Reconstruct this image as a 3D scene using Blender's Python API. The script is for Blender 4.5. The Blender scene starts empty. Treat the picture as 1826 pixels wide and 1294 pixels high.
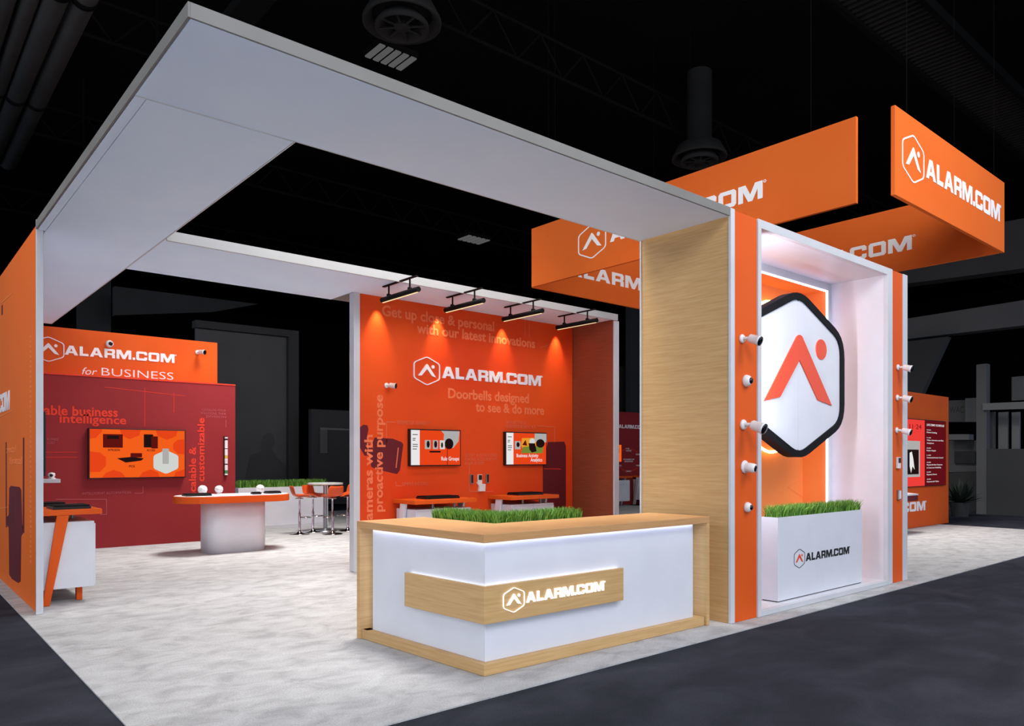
import bpy, bmesh, math, random
from mathutils import Vector, Matrix
random.seed(7)
S = bpy.context.scene
COL = S.collection
# ------------------------------------------------------------------ camera
F_PX, CX, CY, YAW, HC = 1338.0, 913.0, 817.0, 0.8641, 1.65
FW = (math.cos(YAW), math.sin(YAW)); RT = (math.sin(YAW), -math.cos(YAW))
cd = bpy.data.cameras.new('camera'); cam = bpy.data.objects.new('camera', cd); COL.objects.link(cam)
cam.location = (0, 0, HC); cam.rotation_euler = (math.pi/2, 0, -(math.pi/2-YAW))
cd.sensor_width = 36; cd.lens = F_PX/1826*36; cd.shift_y = (CY-647)/1826; cd.clip_end = 300
S.camera = cam
S.view_settings.view_transform = 'Standard'; S.view_settings.look = 'None'
S.view_settings.exposure = 0.06; S.view_settings.gamma = 1.0
# survey helpers: measured direction -> point on a known plane of the booth
def ray(px, py):
    a = (px-CX)/F_PX; b = -(py-CY)/F_PX
    return (FW[0]+a*RT[0], FW[1]+a*RT[1], b)
def onY(px, py, y):
    d = ray(px, py); t = y/d[1]; return (d[0]*t, HC+d[2]*t)      # x, z
def onX(px, py, x):
    d = ray(px, py); t = x/d[0]; return (d[1]*t, HC+d[2]*t)      # y, z
def cY(px, y): return onY(px, CY, y)[0]
def cX(px, x): return onX(px, CY, x)[0]
def gz(px, py, z=0.0):
    d = ray(px, py); t = (z-HC)/d[2]; return (d[0]*t, d[1]*t)
# ------------------------------------------------------------------ materials
def lin(c):
    return tuple(((v/255)/12.92 if v/255 <= 0.04045 else ((v/255+0.055)/1.055)**2.4) for v in c)
MATS = {}
def mat(name, rgb, rough=0.6, metal=0.0, spec=0.4, emis=None, es=0.0, noise=None, bump=None, stretch=(1,1,1), alpha=1):
    if name in MATS: return MATS[name]
    m = bpy.data.materials.new(name); m.use_nodes = True; nt = m.node_tree; b = nt.nodes['Principled BSDF']
    c = lin(rgb)+(1,)
    b.inputs['Base Color'].default_value = c; b.inputs['Roughness'].default_value = rough
    b.inputs['Metallic'].default_value = metal; b.inputs['Specular IOR Level'].default_value = spec
    if emis is not None:
        b.inputs['Emission Color'].default_value = lin(emis)+(1,); b.inputs['Emission Strength'].default_value = es
    if noise or bump:
        tc = nt.nodes.new('ShaderNodeTexCoord'); mp = nt.nodes.new('ShaderNodeMapping'); mp.inputs['Scale'].default_value = stretch
        nt.links.new(tc.outputs['Object'], mp.inputs['Vector'])
    if noise:
        sc, rgb2, det = noise
        n = nt.nodes.new('ShaderNodeTexNoise'); n.inputs['Scale'].default_value = sc; n.inputs['Detail'].default_value = det
        nt.links.new(mp.outputs['Vector'], n.inputs['Vector'])
        r = nt.nodes.new('ShaderNodeValToRGB'); r.color_ramp.elements[0].color = c; r.color_ramp.elements[1].color = lin(rgb2)+(1,)
        r.color_ramp.elements[0].position = .36; r.color_ramp.elements[1].position = .64
        nt.links.new(n.outputs['Fac'], r.inputs['Fac']); nt.links.new(r.outputs['Color'], b.inputs['Base Color'])
    if bump:
        sc, st = bump
        n = nt.nodes.new('ShaderNodeTexNoise'); n.inputs['Scale'].default_value = sc; n.inputs['Detail'].default_value = 4
        nt.links.new(mp.outputs['Vector'], n.inputs['Vector'])
        bp = nt.nodes.new('ShaderNodeBump'); bp.inputs['Strength'].default_value = st; bp.inputs['Distance'].default_value = .01
        nt.links.new(n.outputs['Fac'], bp.inputs['Height']); nt.links.new(bp.outputs['Normal'], b.inputs['Normal'])
    MATS[name] = m; return m
M_WHITE = mat('white_laminate', (212,212,217), .45, noise=(3,(216,216,221),2))
M_FABRIC = mat('white_stretch_fabric', (222,235,254), .9, spec=.03, noise=(1.2,(226,238,255),2))  # white fabric, cool cast of the lighting put into its tint
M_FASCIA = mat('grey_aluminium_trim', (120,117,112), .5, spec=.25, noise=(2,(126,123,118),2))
M_TRIM = mat('white_aluminium_trim', (198,198,201), .4, noise=(2,(204,204,207),2))
M_ORANGE = mat('orange_graphic_panel', (228,104,30), .6, spec=.15, noise=(.5,(232,110,34),1))
M_ORANGE_DK = mat('deep_orange_laminate', (216,84,24), .5, spec=.15, noise=(1,(220,90,26),1))
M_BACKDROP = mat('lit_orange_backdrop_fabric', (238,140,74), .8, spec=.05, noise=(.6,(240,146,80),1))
M_BANNER = mat('orange_banner_fabric', (226,104,42), .8, spec=.05, noise=(.6,(230,110,46),1))
M_REDOR = mat('red_orange_graphic_wall', (222,68,24), .6, spec=.15, noise=(.45,(232,84,28),1))
M_MAROON = mat('maroon_graphic_panel', (138,40,42), .6, spec=.15, noise=(.4,(150,46,50),1))
M_MAROON_DK = mat('dark_maroon_print', (96,28,34), .6, spec=.2, noise=(2,(104,30,38),1))
M_PRINT_SOFT = mat('soft_orange_print', (238,120,78), .6, spec=.1, noise=(3,(240,124,82),1))
M_PRINT_RED = mat('bright_red_print', (226,66,48), .6, spec=.1, noise=(3,(230,70,50),1))
M_PRINT_WHITE = mat('white_print', (238,232,234), .5, noise=(3,(242,236,238),1))
M_PRINT_FAINT = mat('faint_line_print', (216,104,74), .6, spec=.1, noise=(3,(220,108,78),1))
M_PRINT_FAINTM = mat('faint_maroon_line_print', (178,88,94), .6, spec=.1, noise=(3,(182,92,98),1))
M_PRINT_FAINTO = mat('faint_orange_line_print', (236,132,72), .6, spec=.1, noise=(3,(238,136,76),1))
M_PRINT_BLACK = mat('black_print', (22,22,24), .5, noise=(3,(26,26,28),1))
M_LOGO_RED = mat('logo_red', (226,74,40), .45, noise=(3,(228,76,42),1))
M_BLACK = mat('black_plastic', (16,15,16), .4, noise=(4,(20,19,20),1))
M_BLACKM = mat('black_painted_metal', (12,10,10), .7, spec=.15, noise=(4,(14,12,12),1))
M_RIM = mat('matt_black_rim', (14,13,15), .7, spec=.15, noise=(4,(17,16,18),1))
M_CANOPY = mat('pale_grey_canopy_trim', (178,177,175), .5, spec=.2, noise=(2,(182,181,179),2))
M_CHROME = mat('chrome', (200,198,198), .12, metal=1, noise=(4,(206,204,204),1))
M_STEEL = mat('brushed_steel', (150,152,156), .35, metal=.8, noise=(4,(158,160,164),1))
M_SEAT = mat('orange_moulded_plastic', (222,84,30), .3, noise=(4,(226,88,34),1))
M_TABLE = mat('pale_grey_laminate', (200,202,198), .5, noise=(4,(206,208,204),1))
M_CAMW = mat('white_camera_plastic', (222,218,216), .4, noise=(4,(228,224,222),1))
M_LENS = mat('black_lens_glass', (10,10,14), .1, noise=(4,(14,14,18),1))
M_GREY_D = mat('dark_grey_panel', (82,82,82), .8, spec=.1, noise=(.8,(86,86,86),2))
M_GREY_DD = mat('charcoal_panel', (58,58,58), .8, spec=.1, noise=(.8,(61,61,61),2))
M_GREY_M = mat('mid_grey_panel', (100,100,100), .8, spec=.1, noise=(.8,(104,104,104),2))
M_PIPE = mat('grey_duct_metal', (52,52,52), .8, spec=.1, noise=(1.5,(57,57,57),3))
M_CEIL = mat('black_ceiling_paint', (8,8,8), .95, spec=.02, noise=(.5,(10,10,10),3))
M_STEELBLK = mat('black_truss_steel', (12,12,12), .9, spec=.02, noise=(1,(15,15,15),2))
M_VENT = mat('dark_vent_metal', (29,29,29), .8, spec=.1, noise=(2,(32,32,32),2))
def emit(name, rgb, s): return mat(name, (0,0,0), .6, spec=0, emis=rgb, es=s)
E_COOL = emit('cool_white_led', (214,222,255), 8)
E_BAND = emit('soft_cool_led', (220,228,255), 3.0)
E_PINK = emit('pinkish_white_led', (212,210,255), 6.5)
E_AMBER = emit('amber_led', (255,206,140), 6.0)
E_WARM = emit('warm_lamp_strip', (255,220,165), 1.1)
E_SIGN = emit('lit_white_lettering', (255,255,255), 1.6)
E_BANNERTXT = mat('white_banner_print', (250,248,246), .6, noise=(3,(252,250,248),1))
E_BAY = emit('dim_high_bay_lens', (200,200,200), .15)
SC_ORANGE = emit('screen_orange', (238,92,26), 1.0); SC_ORANGE2 = emit('screen_deep_orange', (226,66,24), 1.0)
SC_WHITE = emit('screen_white', (228,226,226), 1.0); SC_MAROON = emit('screen_maroon', (92,18,16), 1.0)
SC_DARK = emit('screen_dark', (32,18,18), 1.0); SC_GREY = emit('screen_grey', (170,168,166), 1.0); SC_GREEN = emit('screen_green', (110,130,50), 1.0)
SC_YELLOW = emit('screen_yellow', (226,150,40), 1.0); SC_RED = emit('screen_red', (232,62,56), 1.0); SC_WINE = emit('screen_wine', (92,16,24), 1.0)
SC_PALE = emit('screen_pale_grey', (204,206,202), 1.0)
def wood(name, c1, c2, axis):
    if name in MATS: return MATS[name]
    m = bpy.data.materials.new(name); m.use_nodes = True; nt = m.node_tree; b = nt.nodes['Principled BSDF']; b.inputs['Roughness'].default_value = .5
    tc = nt.nodes.new('ShaderNodeTexCoord'); mp = nt.nodes.new('ShaderNodeMapping')
    mp.inputs['Scale'].default_value = {'h':(1.2,1.2,26)}[axis]
    n = nt.nodes.new('ShaderNodeTexNoise'); n.inputs['Scale'].default_value = 2.2; n.inputs['Detail'].default_value = 7; n.inputs['Roughness'].default_value = .6
    r = nt.nodes.new('ShaderNodeValToRGB'); r.color_ramp.elements[0].color = lin(c1)+(1,); r.color_ramp.elements[1].color = lin(c2)+(1,)
    r.color_ramp.elements[0].position = .3; r.color_ramp.elements[1].position = .68
    nt.links.new(tc.outputs['Object'], mp.inputs['Vector']); nt.links.new(mp.outputs['Vector'], n.inputs['Vector'])
    nt.links.new(n.outputs['Fac'], r.inputs['Fac']); nt.links.new(r.outputs['Color'], b.inputs['Base Color'])
    MATS[name] = m; return m
M_WOOD = wood('light_oak_veneer', (188,146,92), (205,166,112), 'h')
M_WOODTOP = wood('warm_oak_veneer', (184,134,82), (198,150,98), 'h')
M_WOODREDLIT = wood('red_lit_oak_veneer', (126,60,36), (148,74,44), 'h')  # dark veneer with the red light around it put into the colour
def carpet(name, c1, c2, c3, sc):
    m = bpy.data.materials.new(name); m.use_nodes = True; nt = m.node_tree; b = nt.nodes['Principled BSDF']
    b.inputs['Roughness'].default_value = .95; b.inputs['Specular IOR Level'].default_value = .05
    tc = nt.nodes.new('ShaderNodeTexCoord'); mp = nt.nodes.new('ShaderNodeMapping'); mp.inputs['Rotation'].default_value = (0,0,.7); mp.inputs['Scale'].default_value = (1,1.5,1)
    n = nt.nodes.new('ShaderNodeTexNoise'); n.inputs['Scale'].default_value = sc; n.inputs['Detail'].default_value = 8; n.inputs['Roughness'].default_value = .6; n.inputs['Distortion'].default_value = .6
    r = nt.nodes.new('ShaderNodeValToRGB'); e = r.color_ramp.elements; e[0].position = .34; e[0].color = lin(c1)+(1,); e[1].position = .66; e[1].color = lin(c3)+(1,)
    k = e.new(.5); k.color = lin(c2)+(1,)
    n2 = nt.nodes.new('ShaderNodeTexNoise'); n2.inputs['Scale'].default_value = 90; n2.inputs['Detail'].default_value = 3
    mx = nt.nodes.new('ShaderNodeMix'); mx.data_type = 'RGBA'; mx.blend_type = 'OVERLAY'; mx.inputs['Factor'].default_value = .35
    bp = nt.nodes.new('ShaderNodeBump'); bp.inputs['Strength'].default_value = .5; bp.inputs['Distance'].default_value = .01
    L = nt.links.new
    L(tc.outputs['Object'], mp.inputs['Vector']); L(mp.outputs['Vector'], n.inputs['Vector']); L(tc.outputs['Object'], n2.inputs['Vector'])
    L(n.outputs['Fac'], r.inputs['Fac']); L(r.outputs['Color'], mx.inputs['A']); L(n2.outputs['Fac'], mx.inputs['B']); L(mx.outputs['Result'], b.inputs['Base Color'])
    L(n2.outputs['Fac'], bp.inputs['Height']); L(bp.outputs['Normal'], b.inputs['Normal'])
    return m
M_CARPET = carpet('mottled_white_carpet', (160,158,157), (178,176,175), (188,187,186), 3.2)
M_AISLE = carpet('charcoal_aisle_carpet', (44,45,51), (50,51,58), (58,59,67), 1.3)
def grass_mat():
    m = bpy.data.materials.new('green_grass'); m.use_nodes = True; nt = m.node_tree; b = nt.nodes['Principled BSDF']; b.inputs['Roughness'].default_value = .6
    g = nt.nodes.new('ShaderNodeNewGeometry'); r = nt.nodes.new('ShaderNodeValToRGB')
    r.color_ramp.elements[0].color = lin((46,96,24))+(1,); r.color_ramp.elements[1].color = lin((124,172,60))+(1,)
    nt.links.new(g.outputs['Random Per Island'], r.inputs['Fac']); nt.links.new(r.outputs['Color'], b.inputs['Base Color']); return m
M_GRASS = grass_mat()
# ------------------------------------------------------------------ object helpers
def tag(o, label=None, cat=None, group=None, kind=None):
    if label: o['label'] = label
    if cat: o['category'] = cat
    if group: o['group'] = group
    if kind: o['kind'] = kind
    return o
def empty(name, loc, label, cat, group=None, rz=0):
    o = bpy.data.objects.new(name, None); o.empty_display_size = .1; o.location = loc; o.rotation_euler = (0,0,rz); COL.objects.link(o)
    return tag(o, label, cat, group)
class MB:
    def __init__(s): s.v = []; s.f = []
    def add(s, vs, fs):
        n = len(s.v); s.v += [tuple(v) for v in vs]; s.f += [tuple(i+n for i in f) for f in fs]; return s
    def box(s, x0, x1, y0, y1, z0, z1):
        x0,x1 = sorted((x0,x1)); y0,y1 = sorted((y0,y1)); z0,z1 = sorted((z0,z1))
        return s.add([(x0,y0,z0),(x1,y0,z0),(x1,y1,z0),(x0,y1,z0),(x0,y0,z1),(x1,y0,z1),(x1,y1,z1),(x0,y1,z1)],
              [(3,2,1,0),(4,5,6,7),(0,1,5,4),(1,2,6,5),(2,3,7,6),(3,0,4,7)])
    def prism(s, pts, d):                 # pts: 3D polygon, d: extrusion vector
        n = len(pts); a = [Vector(p) for p in pts]; d = Vector(d); b = [p+d for p in a]
        return s.add(a+b, [tuple(range(n))[::-1], tuple(range(n,2*n))]+[(i,(i+1)%n,n+(i+1)%n,n+i) for i in range(n)])
    def cyl(s, p0, p1, r0, r1=None, n=16, cap=True):
        r1 = r0 if r1 is None else r1; p0 = Vector(p0); p1 = Vector(p1); w = (p1-p0).normalized()
        u = w.orthogonal().normalized(); v = w.cross(u)
        ring = lambda p, r: [p+(u*math.cos(2*math.pi*i/n)+v*math.sin(2*math.pi*i/n))*r for i in range(n)]
        fs = [(i,(i+1)%n,n+(i+1)%n,n+i) for i in range(n)]
        if cap: fs += [tuple(range(n))[::-1], tuple(range(n,2*n))]
        return s.add(ring(p0,r0)+ring(p1,r1), fs)
    def lathe(s, prof, c=(0,0,0), ax=(0,0,1), n=24):
        w = Vector(ax).normalized(); u = w.orthogonal().normalized(); v = w.cross(u); c = Vector(c); vs = []
        for r, h in prof:
            vs += [c+w*h+(u*math.cos(2*math.pi*i/n)+v*math.sin(2*math.pi*i/n))*max(r,1e-4) for i in range(n)]
        fs = []
        for k in range(len(prof)-1):
            fs += [(k*n+i,k*n+(i+1)%n,(k+1)*n+(i+1)%n,(k+1)*n+i) for i in range(n)]
        return s.add(vs, fs)
    def tube(s, pts, r, n=8, closed=False):
        pts = [Vector(p) for p in pts]; m = len(pts); vs = []
        up = Vector((0.013,0.021,1)).normalized()
        for i, p in enumerate(pts):
            a = pts[i-1] if (i > 0 or closed) else p; b = pts[(i+1)%m] if (i < m-1 or closed) else p
            t = (b-a).normalized(); u = t.cross(up)
            if u.length < .05: u = t.cross(Vector((1,0,0)))
            u.normalize(); v = t.cross(u)
            vs += [p+(u*math.cos(2*math.pi*k/n)+v*math.sin(2*math.pi*k/n))*r for k in range(n)]
        fs = []
        for i in range(m if closed else m-1):
            j = (i+1)%m; fs += [(i*n+k,i*n+(k+1)%n,j*n+(k+1)%n,j*n+k) for k in range(n)]
        if not closed: fs += [tuple(range(n))[::-1], tuple((m-1)*n+k for k in range(n))]
        return s.add(vs, fs)
    def build(s, name, m, parent=None, bevel=0, smooth=False, label=None):
        me = bpy.data.meshes.new(name)
        off = Vector(parent_origin(parent)) if parent is not None else Vector((0,0,0))
        me.from_pydata([tuple(Vector(v)-off) for v in s.v], [], s.f); me.update()
        bm = bmesh.new(); bm.from_mesh(me); bmesh.ops.recalc_face_normals(bm, faces=bm.faces); bm.to_mesh(me); bm.free()
        me.materials.append(m)
        if smooth:
            for p in me.polygons: p.use_smooth = len(p.vertices) == 4
        o = bpy.data.objects.new(name, me); COL.objects.link(o)
        if parent is not None: o.parent = parent
        if bevel:
            bv = o.modifiers.new('bevel','BEVEL'); bv.width = bevel; bv.segments = 2; bv.limit_method = 'ANGLE'
        if label: o['label'] = label
        return o
def parent_origin(p):
    o = Vector((0,0,0))
    while p is not None: o += Vector(p.location); p = p.parent
    return o
def thing(name, mb, m, label, cat, group=None, bevel=0, smooth=False):
    return tag(mb.build(name, m, None, bevel, smooth), label, cat, group)
def struct(name, mb, m): return tag(mb.build(name, m), kind='structure')
def copy_tree(o, parent=None):
    c = o.copy(); COL.objects.link(c)
    if parent is not None: c.parent = parent
    for ch in [k for k in bpy.data.objects if k.parent == o]: copy_tree(ch, c)
    return c
# flat shapes with holes / text, mapped onto a plane (origin P, direction u, up v)
def curve_mesh(splines, ext):
    cu = bpy.data.curves.new('c','CURVE'); cu.dimensions = '2D'; cu.fill_mode = 'BOTH'; cu.extrude = ext
    for pts in splines:
        sp = cu.splines.new('POLY'); sp.points.add(len(pts)-1); sp.use_cyclic_u = True
        for p, q in zip(sp.points, pts): p.co = (q[0], q[1], 0, 1)
    o = bpy.data.objects.new('c', cu); COL.objects.link(o); bpy.context.view_layer.update()
    me = bpy.data.meshes.new_from_object(o.evaluated_get(bpy.context.evaluated_depsgraph_get()))
    bpy.data.objects.remove(o); return me
def put(me, name, m, parent, P, u, v, sx=1, sy=1, depth=.004, label=None):
    u = Vector(u).normalized(); v = Vector(v).normalized(); w = u.cross(v); P = Vector(P)
    off = parent_origin(parent) if parent is not None else Vector((0,0,0))
    zs = [q.co.z for q in me.vertices]; z0, z1 = min(zs), max(zs)
    for q in me.vertices:
        k = (q.co.z-z0)/max(z1-z0,1e-6)*depth
        q.co = P+u*q.co.x*sx+v*q.co.y*sy+w*k-off
    me.materials.clear(); me.materials.append(m); me.update()
    o = bpy.data.objects.new(name, me); COL.objects.link(o)
    if parent is not None: o.parent = parent
    if label: o['label'] = label
    return o
def text(s, m, parent, P, u, v, W=None, H=.1, bold=0.0, name='lettering', depth=.004, shear=0, align='L', line=1.0, label=None):
    cu = bpy.data.curves.new('t','FONT'); cu.body = s; cu.size = 1.0; cu.extrude = .01; cu.offset = bold; cu.shear = shear
    cu.align_x = {'L':'LEFT','R':'RIGHT','C':'CENTER'}[align]; cu.space_line = line; cu.resolution_u = 3
    o = bpy.data.objects.new('t', cu); COL.objects.link(o); bpy.context.view_layer.update()
    me = bpy.data.meshes.new_from_object(o.evaluated_get(bpy.context.evaluated_depsgraph_get())); bpy.data.objects.remove(o)
    xs = [q.co.x for q in me.vertices]; x0, x1 = min(xs), max(xs)
    sy = H/0.70; sx = sy if W is None else W/(x1-x0)
    if W is not None:
        for q in me.vertices: q.co.x -= x0
    return put(me, name, m, parent, P, u, v, sx, sy, depth, label)
GL = {
 'A': (1.34, [[(0,0),(.47,1),(.87,1),(1.34,0),(.99,0),(.9,.2),(.44,.2),(.35,0)], [(.53,.4),(.81,.4),(.67,.72)]]),
 'L': (.9, [[(0,0),(.9,0),(.9,.25),(.33,.25),(.33,1),(0,1)]]),
 'R': (1.12, [[(0,0),(0,1),(.98,1),(1.12,.88),(1.12,.56),(1.02,.47),(1.12,.38),(1.12,0),(.8,0),(.8,.32),(.32,.32),(.32,0)], [(.32,.54),(.8,.54),(.8,.77),(.32,.77)]]),
 'M': (1.6, [[(0,0),(0,1),(.48,1),(.8,.4),(1.12,1),(1.6,1),(1.6,0),(1.28,0),(1.28,.62),(.94,0),(.66,0),(.32,.62),(.32,0)]]),
 '.': (.27, [[(0,0),(.27,0),(.27,.27),(0,.27)]]),
 'C': (1.22, [[(.14,0),(1.08,0),(1.22,.13),(1.22,.38),(.9,.38),(.9,.24),(.32,.24),(.32,.76),(.9,.76),(.9,.62),(1.22,.62),(1.22,.87),(1.08,1),(.14,1),(0,.87),(0,.13)]]),
 'O': (1.22, [[(.14,0),(1.08,0),(1.22,.13),(1.22,.87),(1.08,1),(.14,1),(0,.87),(0,.13)], [(.32,.24),(.9,.24),(.9,.76),(.32,.76)]]),
}
def wordmark_splines(word='ALARM.COM', reg=True):
    out = []; x = 0
    for ch in word:
        w, pl = GL[ch]
        for p in pl: out.append([(a+x, b) for a, b in p])
        x += w+(.11 if ch in '.' else .15)
    if reg:
        x -= .08; c = (x+.07, .92)
        out.append([(c[0]+.09*math.cos(t*math.pi/6), c[1]+.09*math.sin(t*math.pi/6)) for t in range(12)])
        out.append([(c[0]+.055*math.cos(t*math.pi/6), c[1]+.055*math.sin(t*math.pi/6)) for t in range(12)])
    return out, x
def rounded(poly, r, k=5):
    out = []; n = len(poly)
    for i in range(n):
        p = Vector(poly[i]); a = Vector(poly[i-1]); b = Vector(poly[(i+1)%n])
        d1 = (a-p).normalized(); d2 = (b-p).normalized(); A = p+d1*r; B = p+d2*r
        for j in range(k+1):
            t = j/k; out.append(tuple(A*(1-t)**2+p*2*t*(1-t)+B*t*t))
    return out
def hexpoly(h=1.0, w=1.08, r=.1, sh=.27):
    return rounded([(0,.5*h),(-.5*w,sh*h),(-.5*w,-sh*h),(0,-.5*h),(.5*w,-sh*h),(.5*w,sh*h)], r*h)
def chevron():
    c = [[(-.37,-.185),(-.035,.215),(-.015,.235),(.015,.235),(.035,.215),(.37,-.2),(.205,-.16),(0,.07),(-.215,-.165)]]
    c.append([(.25+.058*math.cos(t*math.pi/10), .155+.06*math.sin(t*math.pi/10)) for t in range(20)])
    return c
def logo(parent, P, u, hh, m, m2=None, word=True, depth=.006, textscale=1.0, wm=None, ring=.035):
    """P centre of the hexagon, hh its height"""
    u = Vector(u).normalized(); v = Vector((0,0,1))
    sp = [hexpoly(), hexpoly(1-2*ring, 1.08-2*ring, .09)]
    if m2 is None: put(curve_mesh(sp+chevron(), .01), 'logo', m, parent, P, u, v, hh, hh, depth)
    else:
        put(curve_mesh(sp, .01), 'logo_outline', m, parent, P, u, v, hh, hh, depth); put(curve_mesh(chevron(), .01), 'logo_mark', m2, parent, P, u, v, hh, hh, depth)
    if word:
        ws, W = wordmark_splines()
        put(curve_mesh(ws, .01), 'wordmark', wm or m, parent, Vector(P)+u*hh*.63-v*hh*.19, u, v, hh*.4*textscale, hh*.4, depth)
def rect(parent, name, m, P, u, w, h, depth=.004, v=(0,0,1)):
    return put(curve_mesh([[(0,0),(w,0),(w,h),(0,h)]], .01), name, m, parent, P, u, v, 1, 1, depth)
X = (1,0,0); Y = (0,1,0); Z = (0,0,1)
def polyY(parent, name, m, pts, y, depth=.004):     # print on a wall facing -Y, picture points
    q = [onY(a, b, y) for a, b in pts]
    return put(curve_mesh([q], .01), name, m, parent, (0,y,0), X, Z, 1, 1, depth)
def lineset(parent, name, m, segs, y, w=.012):
    mb = MB()
    for (a, b) in segs:
        p = onY(*a, y); q = onY(*b, y); d = Vector((q[0]-p[0], 0, q[1]-p[1])); n = Vector((-d.z,0,d.x)).normalized()*w/2
        A = Vector((p[0],y,p[1])); B = Vector((q[0],y,q[1]))
        mb.prism([A-n,B-n,B+n,A+n], (0,-.003,0))
    return mb.build(name, m, parent)

# ------------------------------------------------------------------ the hall
struct('floor', MB().box(-14, 46, -10, 46, -.2, 0), M_AISLE)
struct('ceiling', MB().box(-14, 46, -2.5, 46, 10.6, 10.9), M_CEIL)
struct('wall_back', MB().box(-14, 46, 45.6, 46, 0, 10.6), M_CEIL)
struct('wall_right', MB().box(45.6, 46, -10, 45.6, 0, 10.6), M_CEIL)
cp = MB().box(1.19, 20.25, 4.02, 21.5, 0, .010)
thing('booth_carpet', cp, M_CARPET, 'mottled white booth carpet under the whole exhibit, with dark aisle floor around it', 'carpet')
Z0 = .012
# ------------------------------------------------------------------ left wall
LW = empty('partition_wall', (1.37, 9.2, Z0), 'tall orange graphic wall with white end post at the left edge of the booth', 'wall')
xpl, xpr = cY(64.5,9.2), cY(77.5,9.2)
MB().box(1.335, 1.37, 9.23, 16.0, Z0, 4.13).build('panel', M_ORANGE, LW)
MB().box(xpl, xpr, 9.2, 9.229, Z0, 4.15).build('end_post', M_TRIM, LW, bevel=.004)
MB().box(1.371, xpr-.003, 9.23, 16.0, Z0, 4.04).build('rear_skin', M_FABRIC, LW)
def polyXl(name, m, pts, x, depth=.004):
    q = [onX(a, b, x) for a, b in pts]       # y,z
    mb = MB().prism([(x, a, b) for a, b in q], (-depth, 0, 0)); return mb.build(name, m, LW)
xl = 1.335
polyXl('device_print', M_MAROON_DK, [(17,870),(20,866),(35,868),(38,873),(40,935),(42,938),(41,950),(38,956),(37,1036),(33,1039),(22,1032),(17,1024),(16,940),(13,936),(12,922),(16,918)], xl)
polyXl('cord_print', M_MAROON_DK, [(10.5,788),(12,788),(12.5,940),(11,940)], xl)
polyXl('cord_print', M_MAROON_DK, [(41.5,780),(43.5,780),(43.5,950),(41,950)], xl)
# '.COM' of the logo that leaves the frame to the left: wordmark runs along -Y on this face
ws, W = wordmark_splines(reg=False)
yR = cX(18, xl); put(curve_mesh(ws, .01), 'wordmark', M_PRINT_WHITE, LW, (xl, yR+W*.235, 2.27), (0,-1,0), Z, .235, .245, .005)
text('connected\n      & protected', M_PRINT_FAINTO, LW, (xl, cX(38,xl)+1.3, 1.72), (0,-1,0), Z, 1.35, .09, .01, line=1.1)
dash = MB()
for k in range(46): dash.box(xl-.003, xl, cX(54,xl), cX(55.6,xl), .5+k*.055, .528+k*.055)
dash.build('dashed_line_print', M_PRINT_FAINTO, LW)
polyXl('line_print', M_PRINT_FAINTO, [(0,742),(22,731),(22,732.5),(0,744)], xl)
polyXl('line_print', M_PRINT_FAINTO, [(2,540),(22,522),(22,523.5),(2,542)], xl)
polyXl('line_print', M_MAROON_DK, [(3.2,545),(5,543),(5,560),(3.2,562)], xl)
polyXl('line_print', M_PRINT_FAINTO, [(0,905),(14,903),(14,905),(0,907)], xl)
# ------------------------------------------------------------------ overhead beams (canopy ring)
ZB, ZT = 4.045, 4.13
xP = 6.46
def beam(name, x0, x1, y0, y1, label, joints=()):
    e = empty(name, ((x0+x1)/2, (y0+y1)/2, ZB), label, 'beam')
    MB().box(x0, x1, y0, y1, ZB+.008, ZT-.003).build('core', M_FABRIC, e)
    MB().box(x0+.004, x1-.004, y0+.004, y1-.004, ZB, ZB+.0075).build('soffit_skin', M_FABRIC, e)
    return e
b1 = beam('overhead_beam', 1.32, 6.452, 4.25, 5.385, 'long grey-white overhead beam along the front, running to the wood-clad pier')
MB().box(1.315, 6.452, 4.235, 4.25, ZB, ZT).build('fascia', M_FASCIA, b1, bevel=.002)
MB().box(1.335, 6.45, 5.375, 5.385, ZB-.002, ZT).build('inner_edge', M_TRIM, b1)
b2 = beam('overhead_beam', 1.395, 2.435, 5.395, 15.5, 'long white overhead beam along the left side, above the orange wall')
MB().box(1.325, 1.393, 5.395, 9.2, ZB+.001, ZT-.003).build('core_edge', M_FABRIC, b2)
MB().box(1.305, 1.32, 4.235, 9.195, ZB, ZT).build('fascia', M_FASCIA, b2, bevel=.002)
MB().box(2.435, 2.445, 5.395, 15.5, ZB-.002, ZT).build('inner_edge', M_TRIM, b2)
b3 = empty('overhead_canopy', (6.0, 9.4, ZB), 'white canopy band over the red-orange wall, carrying four black light bars', 'canopy')
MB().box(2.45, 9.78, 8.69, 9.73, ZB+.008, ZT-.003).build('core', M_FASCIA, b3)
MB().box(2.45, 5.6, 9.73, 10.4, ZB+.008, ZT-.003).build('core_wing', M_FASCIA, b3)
MB().box(2.45, 9.75, 8.71, 9.72, ZB, ZB+.012).build('soffit_skin', M_FABRIC, b3)
MB().box(2.45, 5.27, 9.72, 10.38, ZB, ZB+.012).build('soffit_skin', M_FABRIC, b3)
MB().box(2.45, 9.80, 8.66, 8.69, ZB-.02, ZT+.005).build('fascia', M_CANOPY, b3, bevel=.002)
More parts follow.
